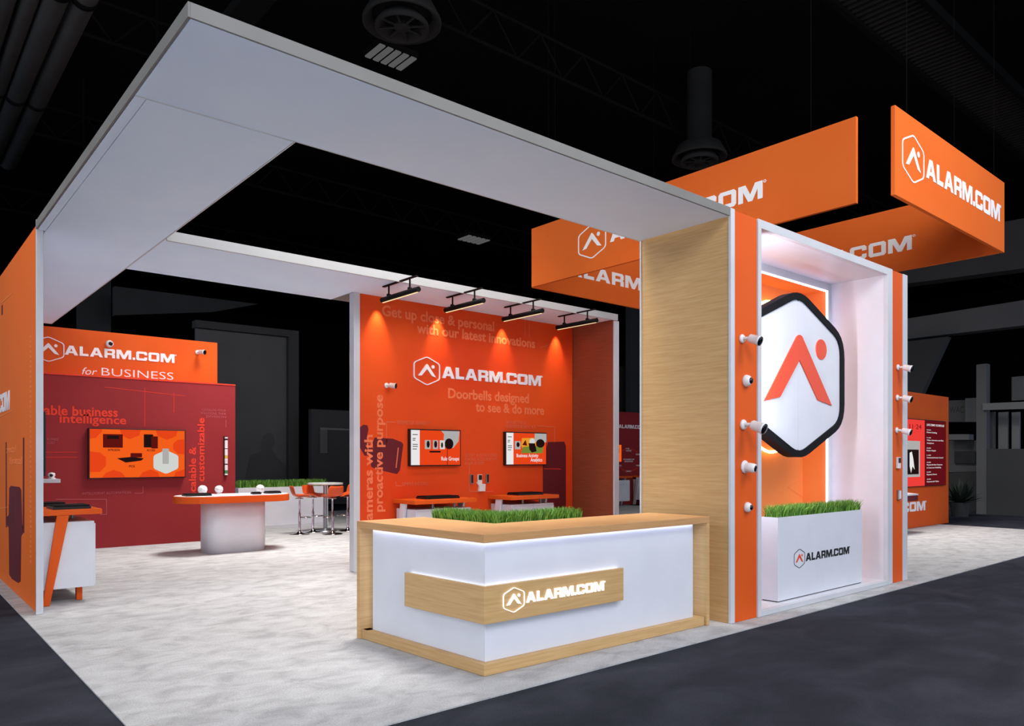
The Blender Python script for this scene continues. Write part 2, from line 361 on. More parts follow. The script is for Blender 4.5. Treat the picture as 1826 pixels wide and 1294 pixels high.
# ------------------------------------------------------------------ centre wall
YW = 9.72
CW = empty('graphic_wall', (7.6, YW, Z0), 'tall red-orange graphic wall with white logo and two screens, under the light bars', 'wall')
MB().box(5.38, 9.75, YW, YW+.1, Z0, ZB).build('panel', M_REDOR, CW)
MB().box(5.28, 5.38, YW-.03, YW+.1, Z0, ZB).build('end_post', M_TRIM, CW, bevel=.003)
RW = empty('side_wall', (9.78, 9.2, Z0), 'red-lit wood-veneer return wall at the right end of the red-orange wall', 'wall')
MB().box(9.76, 9.84, 8.72, YW+.1, Z0, ZB).build('panel', M_WOODREDLIT, RW)
MB().box(9.74, 9.86, 8.69, 8.72, Z0, ZB-.02).build('edge_trim', M_TRIM, RW, bevel=.003)
yf = YW
logo(CW, (onY(760.5,661,yf)[0], yf, 3.005), X, .455, M_PRINT_WHITE, depth=.02, textscale=.985)
bx = lambda px: cY(px, yf)
def wtext(s, x0px, x1px, ybase_px, cap, m=M_PRINT_SOFT, bold=.012, **k):
    a = onY(x0px, ybase_px, yf); b = cY(x1px, yf)
    return text(s, m, CW, (a[0], yf, a[1]), X, Z, b-a[0], cap, bold, **k)
wtext('Get up close & personal', 681, 881, 562, .155, bold=.025)
wtext('with our latest innovations', 743, 954, 593, .155, bold=.025)
wtext('Doorbells designed', 799, 943, 709, .155, bold=.025)
wtext('to see & do more', 848, 970, 733, .155, bold=.025)
def vtext(s, xpx, y0px, y1px, w, m, par, yy, bold=.012):
    a = onY(xpx, y0px, yy); b = onY(xpx, y1px, yy)
    return text(s, m, par, (a[0], yy, a[1]), Z, (-1,0,0), b[1]-a[1], w, bold)
vtext('cameras with', 664, 940, 775, .135, M_PRINT_SOFT, CW, yf, .025)
vtext('proactive purpose', 682, 912, 704, .135, M_PRINT_SOFT, CW, yf, .025)
polyY(CW, 'camera_print', M_MAROON_DK, [(641,762),(648,757),(655,758),(657,765),(654,780),(660,795),(666,800),(664,790),(668,780),(700,782),(716,788),(719,792),(713,838),(708,845),(670,836),(662,832),(659,812),(650,812),(642,798)], yf, .003)
polyY(CW, 'camera_print_edge', M_PRINT_FAINT, [(709,798),(711,798),(707,834),(705,834)], yf, .005)
polyY(CW, 'intercom_print', M_MAROON_DK, [(968,830),(977,788),(1006,787),(1009,795),(1009,915),(968,912)], yf, .003)
polyY(CW, 'intercom_print_detail', M_PRINT_RED, [(970,835),(1000,835.5),(1000,836.6),(970,836)], yf, .005)
polyY(CW, 'intercom_print_detail', M_MAROON_DK, [(970,838),(996,838),(996,855),(970,855)], yf, .006)
lineset(CW, 'line_print', M_PRINT_FAINT, [((689,752),(705,752.5)),((689,752),(689,790)),((706,858),(706,866)),((706,866),(716,866)),((837,826),(837,876)),((837,876),(880,876)),((958,759),(989,761)),((989,761),(989,790)),((936,530),(936,600)),((944,532),(944,602)),((963,620),(985,612))], yf)
for s, x0, x1, yb, c in (('PERIMETER GUARD™',709,766,756,.06),('SAFE RETAIL &',903,937,755,.055),('BUSINESS ANALYTICS',903,955,762,.055),('DON\'T JUST RECORD,',829,888,814,.05),('CONTROL ACCESS FROM ANY',829,886,821,.05),('DOOR SCREEN',829,862,828,.05),('SIMPLE INSTALL',717,764,866,.055)):
    wtext(s, x0, x1, yb, c, M_PRINT_FAINT, 0.0)
# ------------------------------------------------------------------ screens
def tv(x0, x1, z0, z1, y, label, parts, d=.07, group=None):
    """parts: list of (material, [(u,v)...]) in screen units 0..1"""
    e = empty('wall_screen', ((x0+x1)/2, y, z0), label, 'screen', group)
    MB().box(x0, x1, y-d, y-.004, z0, z1).build('housing', M_BLACK, e, bevel=.004)
    b = .018; X0, X1, Z0_, Z1_ = x0+b, x1-b, z0+b, z1-b
    for i, (nm, m, pts) in enumerate(parts):
        q = [(X0+u*(X1-X0), Z0_+v*(Z1_-Z0_)) for u, v in pts]
        o = put(curve_mesh([q], .01), nm, m, e if i == 0 else scr, (0, y-d-.0005*i, 0), X, Z, 1, 1, .001+.0005*i)
        if i == 0: scr = o
    return e, (X0, X1, Z0_, Z1_, y-d-.0005*len(parts))
R_ = lambda u0,u1,v0,v1: [(u0,v0),(u1,v0),(u1,v1),(u0,v1)]
def ell(cu, cv, ru, rv, n=20, a0=0, a1=2*math.pi): return [(cu+ru*math.cos(a0+(a1-a0)*i/n), cv+rv*math.sin(a0+(a1-a0)*i/n)) for i in range(n if a1-a0 > 6.2 else n+1)]
def side_menu():
    return [('menu_column', SC_WHITE, R_(0,.17,0,1))]+[('menu_item', SC_DARK, R_(.03,.03+w,v,v+.02)) for v, w in ((.86,.1),(.75,.06),(.7,.05),(.58,.1),(.52,.1),(.45,.08))]
tvy = YW
x0,z1 = onY(729.5,763,tvy); x1,z0 = onY(824.5,832.5,tvy)
x0 = cY(731,tvy-.07); z0 = 1.53; z1 = 2.10
e1, s1 = tv(x0, cY(822,tvy-.07), z0, z1, tvy, 'wall-mounted screen titled Rule Groups, left of the two on the red-orange wall',
   [('screen', SC_ORANGE2, R_(0,1,0,1))]+side_menu()+[('device_picture', SC_GREY, [(.6,1),(.98,1),(.96,.7),(.85,.5),(.72,.52),(.65,.75),(.66,.9)]),
    ('lens_picture', SC_DARK, ell(.76,.62,.09,.16)), ('thumbnail', SC_GREY, R_(.27,.38,.46,.72)), ('thumbnail', SC_GREY, R_(.43,.53,.46,.72)), ('thumbnail', SC_PALE, R_(.57,.67,.46,.72)),
    ('thumbnail_subject', SC_DARK, ell(.33,.6,.03,.1)), ('thumbnail_subject', SC_DARK, ell(.48,.6,.03,.1)), ('thumbnail_subject', SC_DARK, ell(.61,.58,.02,.08)), ('caption_pill', SC_DARK, rounded(R_(.36,.58,.36,.41), .02)), ('grid_line', SC_WINE, R_(.72,.725,0,.5))])
text('Rule Groups', SC_WHITE, e1, (s1[0]+.6*(s1[1]-s1[0]), s1[4], s1[2]+.13*(s1[3]-s1[2])), X, Z, .37*(s1[1]-s1[0]), .06, .01, depth=.001)
e2, s2 = tv(cY(901.5,tvy-.07), cY(975,tvy-.07), 1.53, 2.10, tvy, 'wall-mounted screen titled Business Activity Analytics, right of the two on the red-orange wall',
   [('screen', SC_ORANGE2, R_(0,1,0,1))]+side_menu()+[('shop_picture', SC_YELLOW, [(.35,.6),(.38,.84),(.75,.86),(.72,.5),(.45,.42)]), ('floor_picture', SC_GREEN, [(.36,.36),(.9,.36),(.92,.6),(.4,.56)]),
    ('camera_picture', SC_GREY, R_(.7,1,.72,1)), ('lens_picture', SC_DARK, ell(.84,.68,.11,.14)), ('person_picture', SC_PALE, ell(.63,.74,.07,.1)), ('person_picture', SC_DARK, [(.54,.68),(.7,.68),(.74,.42),(.62,.38),(.56,.48)]), ('picture', SC_MAROON, [(.38,.62),(.46,.78),(.5,.6)]), ('thumbnail', SC_GREY, R_(.2,.33,.48,.74)), ('thumbnail_subject', SC_DARK, ell(.27,.63,.04,.08))])
text('Business Activity', SC_WHITE, e2, (s2[0]+.24*(s2[1]-s2[0]), s2[4], s2[2]+.23*(s2[3]-s2[2])), X, Z, .55*(s2[1]-s2[0]), .06, .01, depth=.001)
text('Analytics', SC_WHITE, e2, (s2[0]+.59*(s2[1]-s2[0]), s2[4], s2[2]+.09*(s2[3]-s2[2])), X, Z, .3*(s2[1]-s2[0]), .06, .01, depth=.001)
# small devices between the screens
def slab_device(name, label, cat, px, py, w, h, y, m1, m2, split=.5, group=None, d=.03):
    x, z = onY(px, py, y)
    e = empty(name, (x, y, z), label, cat, group)
    MB().box(x-w/2, x+w/2, y-d, y, z-h/2, z+h/2).build('body', m1, e, bevel=.006)
    MB().box(x-w/2+.008, x+w/2-.008, y-d-.004, y-d, z-h/2+h*split, z+h/2-.008).build('face', m2, e, bevel=.002)
    return e
slab_device('video_doorbell', 'slim silver and black video doorbell, left of the white doorbell on the red-orange wall', 'doorbell', 840, 854, .055, .155, YW, M_STEEL, M_BLACK, .1)
slab_device('video_doorbell', 'slim silver and black video doorbell, right of the white doorbell on the red-orange wall', 'doorbell', 868, 853, .055, .155, YW, M_STEEL, M_BLACK, .1)
slab_device('video_doorbell', 'black-topped white video doorbell in the middle of the red-orange wall', 'doorbell', 854.5, 855, .085, .17, YW, M_CAMW, M_BLACK, .48)
x, z = onY(857, 869, YW); e = empty('leaflet_holder', (x, YW, z-.05), 'small white angled holder below the three doorbells on the red-orange wall', 'holder')
MB().prism([(x-.06,YW,z-.06),(x+.06,YW,z-.06),(x+.07,YW,z+.06),(x-.05,YW,z+.06)], (0,-.05,0)).build('pocket', M_CAMW, e, bevel=.003)
MB().tube([(x-.09,YW-.01,z+.09),(x-.05,YW-.03,z+.03),(x-.03,YW-.04,z-.03)], .008).build('bracket', M_CAMW, e)
# ------------------------------------------------------------------ security cameras
def bullet_cam(label, x, y, z, s=1.0, yaw=.55, pitch=-.25, group=None, n='d'):
    e = empty('bullet_camera', (x, y, z), label, 'security camera', group)
    d = Vector((math.sin(yaw)*math.cos(pitch), -math.cos(yaw)*math.cos(pitch), math.sin(pitch)))
    o = Vector((x,y,z))
    MB().lathe([(0,0),(.035*s,0),(.035*s,.012*s),(.028*s,.02*s),(0,.02*s)], o, (0,-1,0)).build('mount', M_CAMW, e, smooth=True)
    MB().tube([o+Vector((0,-.015*s,0)), o+Vector((.01*s,-.05*s,0)), o+Vector((.02*s,-.07*s,-.005*s))], .012*s).build('arm', M_CAMW, e, smooth=True)
    a = o+Vector((.01*s,-.06*s,0))
    h_ = MB().lathe([(0,0),(.026*s,0),(.033*s,.01*s),(.036*s,.078*s),(.039*s,.08*s),(.039*s,.094*s),(.034*s,.096*s)], a, d).build('housing', M_CAMW, e, smooth=True)
    MB().lathe([(.037*s,.093*s),(.035*s,.102*s),(.012*s,.103*s),(0,.100*s)], a, d).build('lens', M_LENS, h_, smooth=True)
    return e
def dome_cam(label, x, y, z, s=1.0, yaw=.45, group=None):
    e = empty('dome_camera', (x, y, z), label, 'security camera', group); o = Vector((x,y,z))
    d = Vector((.05, -1, -.1)).normalized()
    MB().lathe([(0,0),(.062*s,0),(.062*s,.02*s),(.052*s,.045*s),(.034*s,.062*s),(0,.066*s)], o, (0,-1,0)).build('housing', M_CAMW, e, smooth=True)
    MB().lathe([(.036*s,0),(.034*s,.028*s),(.022*s,.042*s),(0,.048*s)], o+Vector((.006,-.034*s,0)), d).build('lens_dome', M_LENS, e, smooth=True)
    return e
def turret_cam(label, x, y, z, s=1.0, group=None):
    e = empty('turret_camera', (x, y, z), label, 'security camera', group); o = Vector((x,y,z))
    d = Vector((.12,-.98,-.15)).normalized()
    MB().lathe([(0,0),(.06*s,0),(.06*s,.012*s),(.045*s,.02*s),(0,.022*s)], o, (0,-1,0)).build('base', M_CAMW, e, smooth=True)
    a = o+Vector((0,-.01*s,0))
    MB().lathe([(.036*s,0),(.044*s,.03*s),(.044*s,.08*s),(.038*s,.1*s),(.03*s,.102*s)], a, d).build('housing', M_CAMW, e, smooth=True)
    MB().lathe([(.03*s,.09*s),(.03*s,.104*s),(.015*s,.106*s),(0,.104*s)], a, d).build('lens', M_LENS, e, smooth=True)
    return e
x, z = onY(689, 687, YW); bullet_cam('small white bullet camera on the upper left of the red-orange wall', x, YW, z, 1.1, .6, -.15)
# ------------------------------------------------------------------ light bars under the canopy
def light_bar():
    e = empty('light_bar', (0,0,0), '', 'light'); 
    MB().tube([(0,-.46,0),(0,-.25,0),(0,.25,0),(0,.46,0)], .036, n=12).build('bar', M_BLACKM, e, smooth=True)
    MB().box(-.010,.010,-.44,.44,-.041,-.035).build('lamp_strip', E_WARM, e)
    MB().box(-.02,.02,-.42,.42,.172,.188).build('mounting_rail', M_BLACKM, e)
    for yy in (-.25,.28):
        MB().cyl((0,yy,.02),(0,yy,.18),.012).build('stem', M_BLACKM, e)
        MB().cyl((-.025,yy,.04),(.025,yy,.04),.02).build('knuckle', M_BLACKM, e)
    return e
lb = light_bar()
for i, (x, lab) in enumerate(((5.42,'leftmost of the four'),(6.50,'second from left of the four'),(7.62,'third from left of the four'),(8.80,'rightmost of the four'))):
    o = lb if i == 0 else copy_tree(lb)
    o.location = (x, 8.68, ZB-.19); o['label'] = 'black linear light bar under the white canopy, '+lab; o['group'] = 'light bars under the canopy'
# ------------------------------------------------------------------ reception counter
c0 = Vector((3.48,4.40)); cL = Vector((3.37,6.13)); cR = Vector((6.27,4.35))
uR = (cR-c0).normalized(); uL = (cL-c0).normalized(); LR = (cR-c0).length; LL = (cL-c0).length
nR = Vector((-uR.y,uR.x)); nL = Vector((uL.y,-uL.x))           # inward normals
if nL.x < 0: nL = -nL
def P2(a, b):                                # a along right face, b along left face (oblique frame from the corner)
    p = c0+uR*a+uL*b; return p
RC = empty('reception_counter', (c0.x+1.3, c0.y+.8, Z0), 'L-shaped white and oak reception counter with glowing logo band, in front', 'counter')
def cprism(pts, z0, z1, name, m, bevel=.003, label=None):
    return MB().prism([(P2(a,b).x, P2(a,b).y, z0) for a, b in pts], (0,0,z1-z0)).build(name, m, RC, bevel, label=label)
ct = 1.08; sl = 1.015; D = .72
cprism([(0,0),(LR,0),(LR,D),(D,D),(D,LL),(0,LL)], sl, ct, 'countertop', M_WOODTOP)
i = .075                                     # recess of the white fronts
cprism([(i,i),(LR-.16,i),(LR-.16,i+.02),(i,i+.02)], .10, sl-.004, 'front_panel', M_WHITE)
cprism([(i,i+.02),(i+.02,i+.02),(i+.02,LL-.14),(i,LL-.14)], .10, sl-.004, 'front_panel', M_WHITE)
cprism([(i+.1,i+.1),(LR-.055,i+.1),(LR-.055,D-.03),(D-.03,D-.03),(D-.03,LL-.055),(i+.1,LL-.055)], .10, sl-.002, 'cabinet_core', M_WHITE)
cprism([(0.02,0.02),(LR-.06,0.02),(LR-.06,D-.03),(D-.03,D-.03),(D-.03,LL-.06),(0.02,LL-.06)], Z0, .10, 'plinth', M_WOOD)
cprism([(LR-.045,0),(LR,0),(LR,D),(LR-.045,D)], Z0, sl, 'end_panel', M_WOOD)
cprism([(0,LL-.05),(D,LL-.05),(D,LL),(0,LL)], Z0, sl, 'end_panel', M_WOOD)
cprism([(LR-.20,.15),(LR-.05,.15),(LR-.05,.17),(LR-.20,.17)], .10, sl-.002, 'side_infill', M_TRIM)
cprism([(.15,LL-.18),(.17,LL-.18),(.17,LL-.055),(.15,LL-.055)], .10, sl-.002, 'side_infill', M_TRIM)
cprism([(0.02,LL-.14),(.10,LL-.14),(.10,LL-.052),(0.02,LL-.052)], Z0, .10, 'foot_block', M_WOOD)
# LED strips hidden in the recess under the worktop and above the band
cprism([(i-.03,i-.03),(LR-.16,i-.03),(LR-.16,i-.012),(i-.012,i-.012),(i-.012,LL-.14),(i-.03,LL-.14)], sl-.005, sl-.001, 'led_strip', E_COOL, 0)
cprism([(LR-.19,i+.03),(LR-.165,i+.03),(LR-.165,i+.05),(LR-.19,i+.05)], .12, sl-.03, 'side_led_strip', E_BAND, 0)
cprism([(i+.03,LL-.17),(i+.05,LL-.17),(i+.05,LL-.145),(i+.03,LL-.145)], .12, sl-.03, 'side_led_strip', E_BAND, 0)
a1 = 1.565; b1_ = 1.03
bz0, bz1 = .40, .685
cprism([(.02,.02),(a1,.02),(a1,.05),(.05,.05),(.05,b1_),(.02,b1_)], bz0, bz1, 'logo_band', M_WOOD)
cprism([(.05,.05),(a1-.01,.05),(a1-.01,i+.001),(i+.001,i+.001),(i+.001,b1_-.01),(.05,b1_-.01)], bz0+.04, bz1-.04, 'band_spacer', M_WHITE, 0)
cprism([(.056,.056),(a1-.02,.056),(a1-.02,.068),(.068,.068),(.068,b1_-.02),(.056,b1_-.02)], bz1-.02, bz1-.008, 'band_led_strip', E_BAND, 0)
p = P2(.305,.02); u3 = Vector((uR.x,uR.y,0))
logo(RC, (p.x, p.y-.003, .555), u3, .20, E_SIGN, depth=.008, textscale=.93, ring=.03)
# grass planter let into the counter top
def grass(name, polyfn, n, z, h, parent, spread=.03, w=.006, seed=1):
    rnd = random.Random(seed); mb = MB()
    for _ in range(n):
        x, y = polyfn(rnd); hh = h*rnd.uniform(.6,1.1); a = rnd.uniform(0,6.28); lean = rnd.uniform(.1,.6)*hh; b = rnd.uniform(0,6.28)
        dx, dy = math.cos(a)*w*rnd.uniform(.6,1.2), math.sin(a)*w; lx, ly = math.cos(b)*lean, math.sin(b)*lean
        mb.add([(x-dx,y-dy,z),(x+dx,y+dy,z),(x+dx*.8+lx*.35,y+dy*.8+ly*.35,z+hh*.6),(x-dx*.8+lx*.35,y-dy*.8+ly*.35,z+hh*.6),(x+lx,y+ly,z+hh)], [(0,1,2,3),(3,2,4)])
    o = mb.build(name, M_GRASS, parent); o['kind'] = 'stuff'; return o
CG = empty('counter_planter', (P2(.95,.95).x, P2(.95,.95).y, ct), 'bright green grass planter standing behind the reception countertop', 'planter')
def cgp(mb_pts, z0, z1, name, m): return MB().prism([(P2(a,b).x,P2(a,b).y,z0) for a, b in mb_pts], (0,0,z1-z0)).build(name, m, CG, .002)
gx0, gx1, gy0, gy1 = .735, 1.82, .735, 1.62
cgp([(gx0,gy0),(gx1,gy0),(gx1,gy0+.22),(gx0+.22,gy0+.22),(gx0+.22,gy1),(gx0,gy1)], Z0, ct-.03, 'planter_box', M_WHITE)
def cgfn(r):
    if r.random() < .5: a, b = r.uniform(gx0,gx1), r.uniform(gy0,gy0+.22)
    else: a, b = r.uniform(gx0,gx0+.22), r.uniform(gy0,gy1)
    q = P2(a,b); return q.x, q.y
grass('grass', cgfn, 6500, ct-.03, .125, CG, seed=3)
# ------------------------------------------------------------------ portal tower on the right
YF = 4.25
PT = empty('display_tower', (8.5, 4.9, Z0), 'tall exhibit tower with oak side, orange strips and a glowing white niche', 'tower')
def fx(px): return cY(px, YF)
xA, xB, xC, xD, xE, xF, xG = fx(1303), fx(1309), fx(1349), fx(1355), fx(1580), fx(1589), fx(1609)
xH = fx(1617)
YD = 5.38; TOP = 4.12; NB = 4.98; FL = .07; NC = 4.03
MB().box(xA, xA+.05, YF+.02, YD, Z0, TOP).build('side_panel', M_WOOD, PT)
MB().box(xA-.012, xB, YF-.01, YF+.02, Z0, TOP+.01).build('corner_trim', M_TRIM, PT, bevel=.003)
MB().box(xA-.012, xA+.03, YD, YD+.02, Z0, TOP).build('corner_trim', M_TRIM, PT, bevel=.003)
MB().box(xB, xC, YF, YF+.03, Z0, TOP).build('orange_strip', M_ORANGE_DK, PT)
MB().box(xC, xD, YF-.02, YF+.03, Z0, TOP).build('niche_frame', M_TRIM, PT, bevel=.003)
MB().box(xE, xF, YF-.02, YF+.03, Z0, TOP).build('niche_frame', M_TRIM, PT, bevel=.003)
MB().box(xD, xE, YF-.02, YF+.03, NC, TOP).build('niche_frame', M_TRIM, PT, bevel=.003)
MB().box(xD, xE, YF-.02, YF+.03, Z0, FL).build('niche_frame', M_TRIM, PT, bevel=.003)
MB().box(xF, xG, YF, YF+.03, Z0, TOP).build('orange_strip', M_ORANGE_DK, PT)
MB().box(xG, xH, YF-.01, YF+.03, Z0, TOP).build('corner_trim', M_TRIM, PT, bevel=.003)
MB().box(xH-.05, xH-.005, YF+.03, YD, Z0, TOP).build('side_panel', M_TRIM, PT)
MB().box(xA, xH, YF+.03, YD, TOP-.03, TOP).build('roof_panel', M_FASCIA, PT)
# niche lining
MB().box(xD-.04, xD, YF+.03, NB, FL, NC).build('niche_wall', M_WHITE, PT)
MB().box(xE, xE+.04, YF+.03, NB, FL, NC).build('niche_wall', M_WHITE, PT)
MB().box(xD, xE, YF+.03, YD, NC, NC+.03).build('niche_ceiling', M_WHITE, PT)
MB().box(xD, xE, YF+.03, YD, FL-.03, FL).build('niche_floor', M_WHITE, PT)
ox0, ox1, oz1 = xD+.12, xE-.1, NC-.1
MB().box(xD, ox0, NB, NB+.03, FL, NC).box(ox1, xE, NB, NB+.03, FL, NC).box(ox0, ox1, NB, NB+.03, oz1, NC).build('niche_back_frame', M_WHITE, PT)
LB = 5.34
MB().box(ox0-.02, ox1+.02, LB, LB+.04, FL, NC).build('orange_backdrop', M_BACKDROP, PT)
MB().box(ox0-.03, ox0, NB+.03, LB, FL, NC).build('recess_side', M_BACKDROP, PT)
MB().box(ox1, ox1+.03, NB+.03, LB, FL, NC).build('recess_side', M_BACKDROP, PT)
MB().box(ox0, ox1, NB+.03, LB, oz1, oz1+.03).build('recess_top', M_BACKDROP, PT)
MB().box(ox1-.015, ox1, NB-.006, NB+.016, FL+.01, oz1).build('led_strip', E_PINK, PT)
MB().box(ox0, ox0+.015, NB-.006, NB+.016, FL+.01, oz1).build('led_strip', E_PINK, PT)
MB().box(ox0+.022, ox1-.022, NB-.006, NB+.016, oz1-.015, oz1).build('led_strip', E_PINK, PT)
lineset(PT, 'line_print', M_PRINT_FAINTO, [((1405,868),(1440,848)),((1405,868),(1430,885)),((1440,848),(1455,862))], LB)
# hexagonal sign
hc = Vector((8.44, 4.60, 2.645)); HH = 2.07
HS = empty('hexagonal_sign', (8.44, 4.7, 1.62), 'large white hexagonal logo sign with thick black rim hanging in the niche', 'sign')
hp = hexpoly(1, 1.1, .13, .27); hi = hexpoly(.905, 1.1-.095, .10, .27)
put(curve_mesh([hp, hi], .01), 'rim', M_RIM, HS, (hc.x, 4.72, hc.z), X, Z, HH, HH, .13)
ymx = max(p[1] for p in hi)
hl = [(0,ymx-.004)]+[p for p in hi if p[0] < -1e-3]+[(0,-ymx+.004)]; hr = [(0,-ymx+.004)]+[p for p in hi if p[0] > 1e-3]
i0 = max(range(len(hr)), key=lambda k: 0)
hr = [(0,-ymx+.004)]+sorted([p for p in hi if p[0] > 1e-3], key=lambda p: math.atan2(p[1], p[0]))+[(0,ymx-.004)]
hl = [(0,ymx-.004)]+sorted([p for p in hi if p[0] < -1e-3], key=lambda p: math.atan2(p[1], p[0])%(2*math.pi))+[(0,-ymx+.004)]
for pts, sgn in ((hl,-1),(hr,1)):
    put(curve_mesh([pts], .01), 'face_panel', M_WHITE, HS, (hc.x+sgn*.001, 4.71, hc.z), X, Z, HH, HH, .1)
yc_ = 4.61
cpts = [onY(a_, b_, yc_) for a_, b_ in ((1361.6,714.5),(1419.5,600),(1422.5,597.2),(1425.5,597),(1429,599.5),(1482,723),(1457,713),(1424.5,642),(1390,707.5))]
put(curve_mesh([cpts], .01), 'logo_mark', M_LOGO_RED, HS, (0, yc_, 0), X, Z, 1, 1, .012)
dx_, dz_ = onY(1463.5, 623, yc_)
put(curve_mesh([[(dx_+.13*math.cos(t*math.pi/16), dz_+.125*math.sin(t*math.pi/16)) for t in range(32)]], .01), 'logo_dot', M_LOGO_RED, HS, (0, yc_, 0), X, Z, 1, 1, .012)
MB().box(hc.x-.02,hc.x+.02,4.715,LB+.002,hc.z+.5,hc.z+.54).box(hc.x-.02,hc.x+.02,4.715,LB+.002,hc.z-.54,hc.z-.5).build('standoff', M_STEEL, HS)
ringp = hexpoly(1, 1.1, .13, .27)
NR = thing('neon_hexagon', MB().tube([(9.0+a*2.02, LB-.05, 2.72+b*2.08) for a, b in ringp], .02, 8, True), E_AMBER, 'glowing amber neon hexagon outline on the orange backdrop behind the hexagonal sign', 'neon light', smooth=True)
# planter in the niche
NP = empty('tall_planter', (8.6, 4.55, FL), 'tall white planter with logo and grass top, standing in the lit niche', 'planter')
nx0, nx1, ny0, ny1, nt = cY(1387,4.36), cY(1537,4.36), 4.36, 4.56, 1.0
MB().box(nx0, nx1, ny0, ny1, FL+.012, nt-.04).box(nx0,nx1,ny0,ny0+.015,nt-.04,nt).box(nx0,nx1,ny1-.015,ny1,nt-.04,nt).box(nx0,nx0+.015,ny0+.015,ny1-.015,nt-.04,nt).box(nx1-.015,nx1,ny0+.015,ny1-.015,nt-.04,nt).build('planter_box', M_WHITE, NP)
MB().box(nx0+.01, nx1-.01, ny0+.01, ny1-.01, FL, FL+.012).build('base_gap', M_BLACK, NP)
grass('grass', lambda r: (r.uniform(nx0+.02,nx1-.02), r.uniform(ny0+.02,ny1-.02)), 3800, nt-.04, .17, NP, seed=5)
xl_, zl_ = onY(1425.5, 995.5, ny0)
logo(NP, (xl_, ny0, zl_), X, .225, M_PRINT_BLACK, M_LOGO_RED, depth=.003, textscale=1.0, wm=M_PRINT_BLACK, ring=.03)
# cameras on the left orange strip
CGp = None
for kind, px, py, lab in (('b',1322,604,'white bullet camera, topmost on the left orange strip of the tower'),('d',1329,679,'white dome camera, second from top on the left orange strip'),('b',1324,757,'white bullet camera, third from top on the left orange strip, above the turret camera'),('t',1327,832,'white turret camera on a round base, fourth down the left orange strip'),('d',1331,904,'small white dome camera, lowest on the left orange strip')):
    x, z = onY(px, py, YF)
    if kind == 'b': bullet_cam(lab, x, YF, z, 1.3 if py < 700 else 1.5, .12, -.35)
    elif kind == 'd': dome_cam(lab, x, YF, z, 1.0 if py < 700 else .85)
    else: turret_cam(lab, x, YF, z, 1.1)
for px, py, lab in ((1600,655,'small white bullet camera, topmost on the right orange strip'),(1599,709,'small white bullet camera, second down the right orange strip'),(1598,767,'small white bullet camera, third down the right orange strip')):
    x, z = onY(px, py, YF); bullet_cam(lab, x, YF, z, 1.15, .12, -.3)
slab_device('video_doorbell', 'black and white video doorbell on the right orange strip, below the bullet cameras', 'doorbell', 1600, 825, .09, .15, YF, M_CAMW, M_BLACK, .5)
slab_device('door_sensor', 'narrow silver keypad device, lowest on the right orange strip', 'keypad', 1601, 882, .07, .13, YF, M_STEEL, M_CAMW, .1)
# ------------------------------------------------------------------ hanging banners
BX0, BX1, BZ0, BZ1 = 9.06, 12.95, 4.74, 5.79
def banner(x0, x1, y0, y1, label):
    e = empty('hanging_banner', ((x0+x1)/2, (y0+y1)/2, BZ0), label, 'hanging sign')
    MB().box(x0, x1, y0, y1, BZ0, BZ1).build('panel', M_BANNER, e, bevel=.004)
    L = [(x0+.1*(x1-x0),(y0+y1)/2) if x1-x0 > 1 else ((x0+x1)/2, y0+.1*(y1-y0)), (x0+.9*(x1-x0),(y0+y1)/2) if x1-x0 > 1 else ((x0+x1)/2, y0+.9*(y1-y0))]
    for a, b in L: MB().cyl((a,b,BZ1),(a,b,10.6),.002,n=6).build('cable', M_BLACKM, e)
    return e
bt = .05
bl = banner(BX0, BX0+bt, 4.20, 10.07, 'orange hanging banner behind the oak pier, its logo partly hidden by the beam')
bf = banner(9.12, BX1, 3.77, 3.77+bt, 'orange hanging banner with full white logo at the top right')
bb = banner(BX0+.06, BX1, 10.07, 10.07+bt, 'orange hanging banner at the back, its lettering glimpsed below the nearer left banner')
br = banner(BX1-bt, BX1, 3.83, 10.06, 'orange hanging banner on the right seen from inside, behind the white niche')
ws, W = wordmark_splines()
def bword(e, P, u, sx, sy): put(curve_mesh(ws, .01), 'wordmark', E_BANNERTXT, e, P, u, Z, sx, sy, .005)
# left banner: face toward -X, text direction -Y
hy = (cX(1031,BX0)+cX(1081,BX0))/2; hzc = onX(1056, 430, BX0)[1]
logo(bl, (BX0, hy, hzc), (0,-1,0), .585, E_BANNERTXT, word=False, depth=.005)
yS = cX(1088,BX0); yE = cX(1362,BX0); zb = onX(1362, 352, BX0)[1]
bword(bl, (BX0, yS, zb), (0,-1,0), (yS-yE)/W, .235)
# front banner
hx = (cY(1608.5,3.77)+cY(1647.5,3.77))/2; hz = onY(1628, 283.5, 3.77)[1]
logo(bf, (hx, 3.77, hz), X, .60, E_BANNERTXT, word=False, depth=.005)
xs_ = cY(1651,3.77); xe_ = cY(1783,3.77); bword(bf, (xs_, 3.77, onY(1651,316,3.77)[1]), X, (xe_-xs_)/W, .25)
# back banner (inside face)
xs_ = cY(1010,10.07); xe_ = cY(1225,10.07); bword(bb, (xs_, 10.07, onY(1060,500,10.07)[1]), X, (xe_-xs_)/W, .25)
# right banner inside face, facing -X
xr = BX1-bt; yE = cX(1628,xr); s_ = .235; bword(br, (xr, yE+W*s_, onX(1628,444,xr)[1]), (0,-1,0), s_, .235)
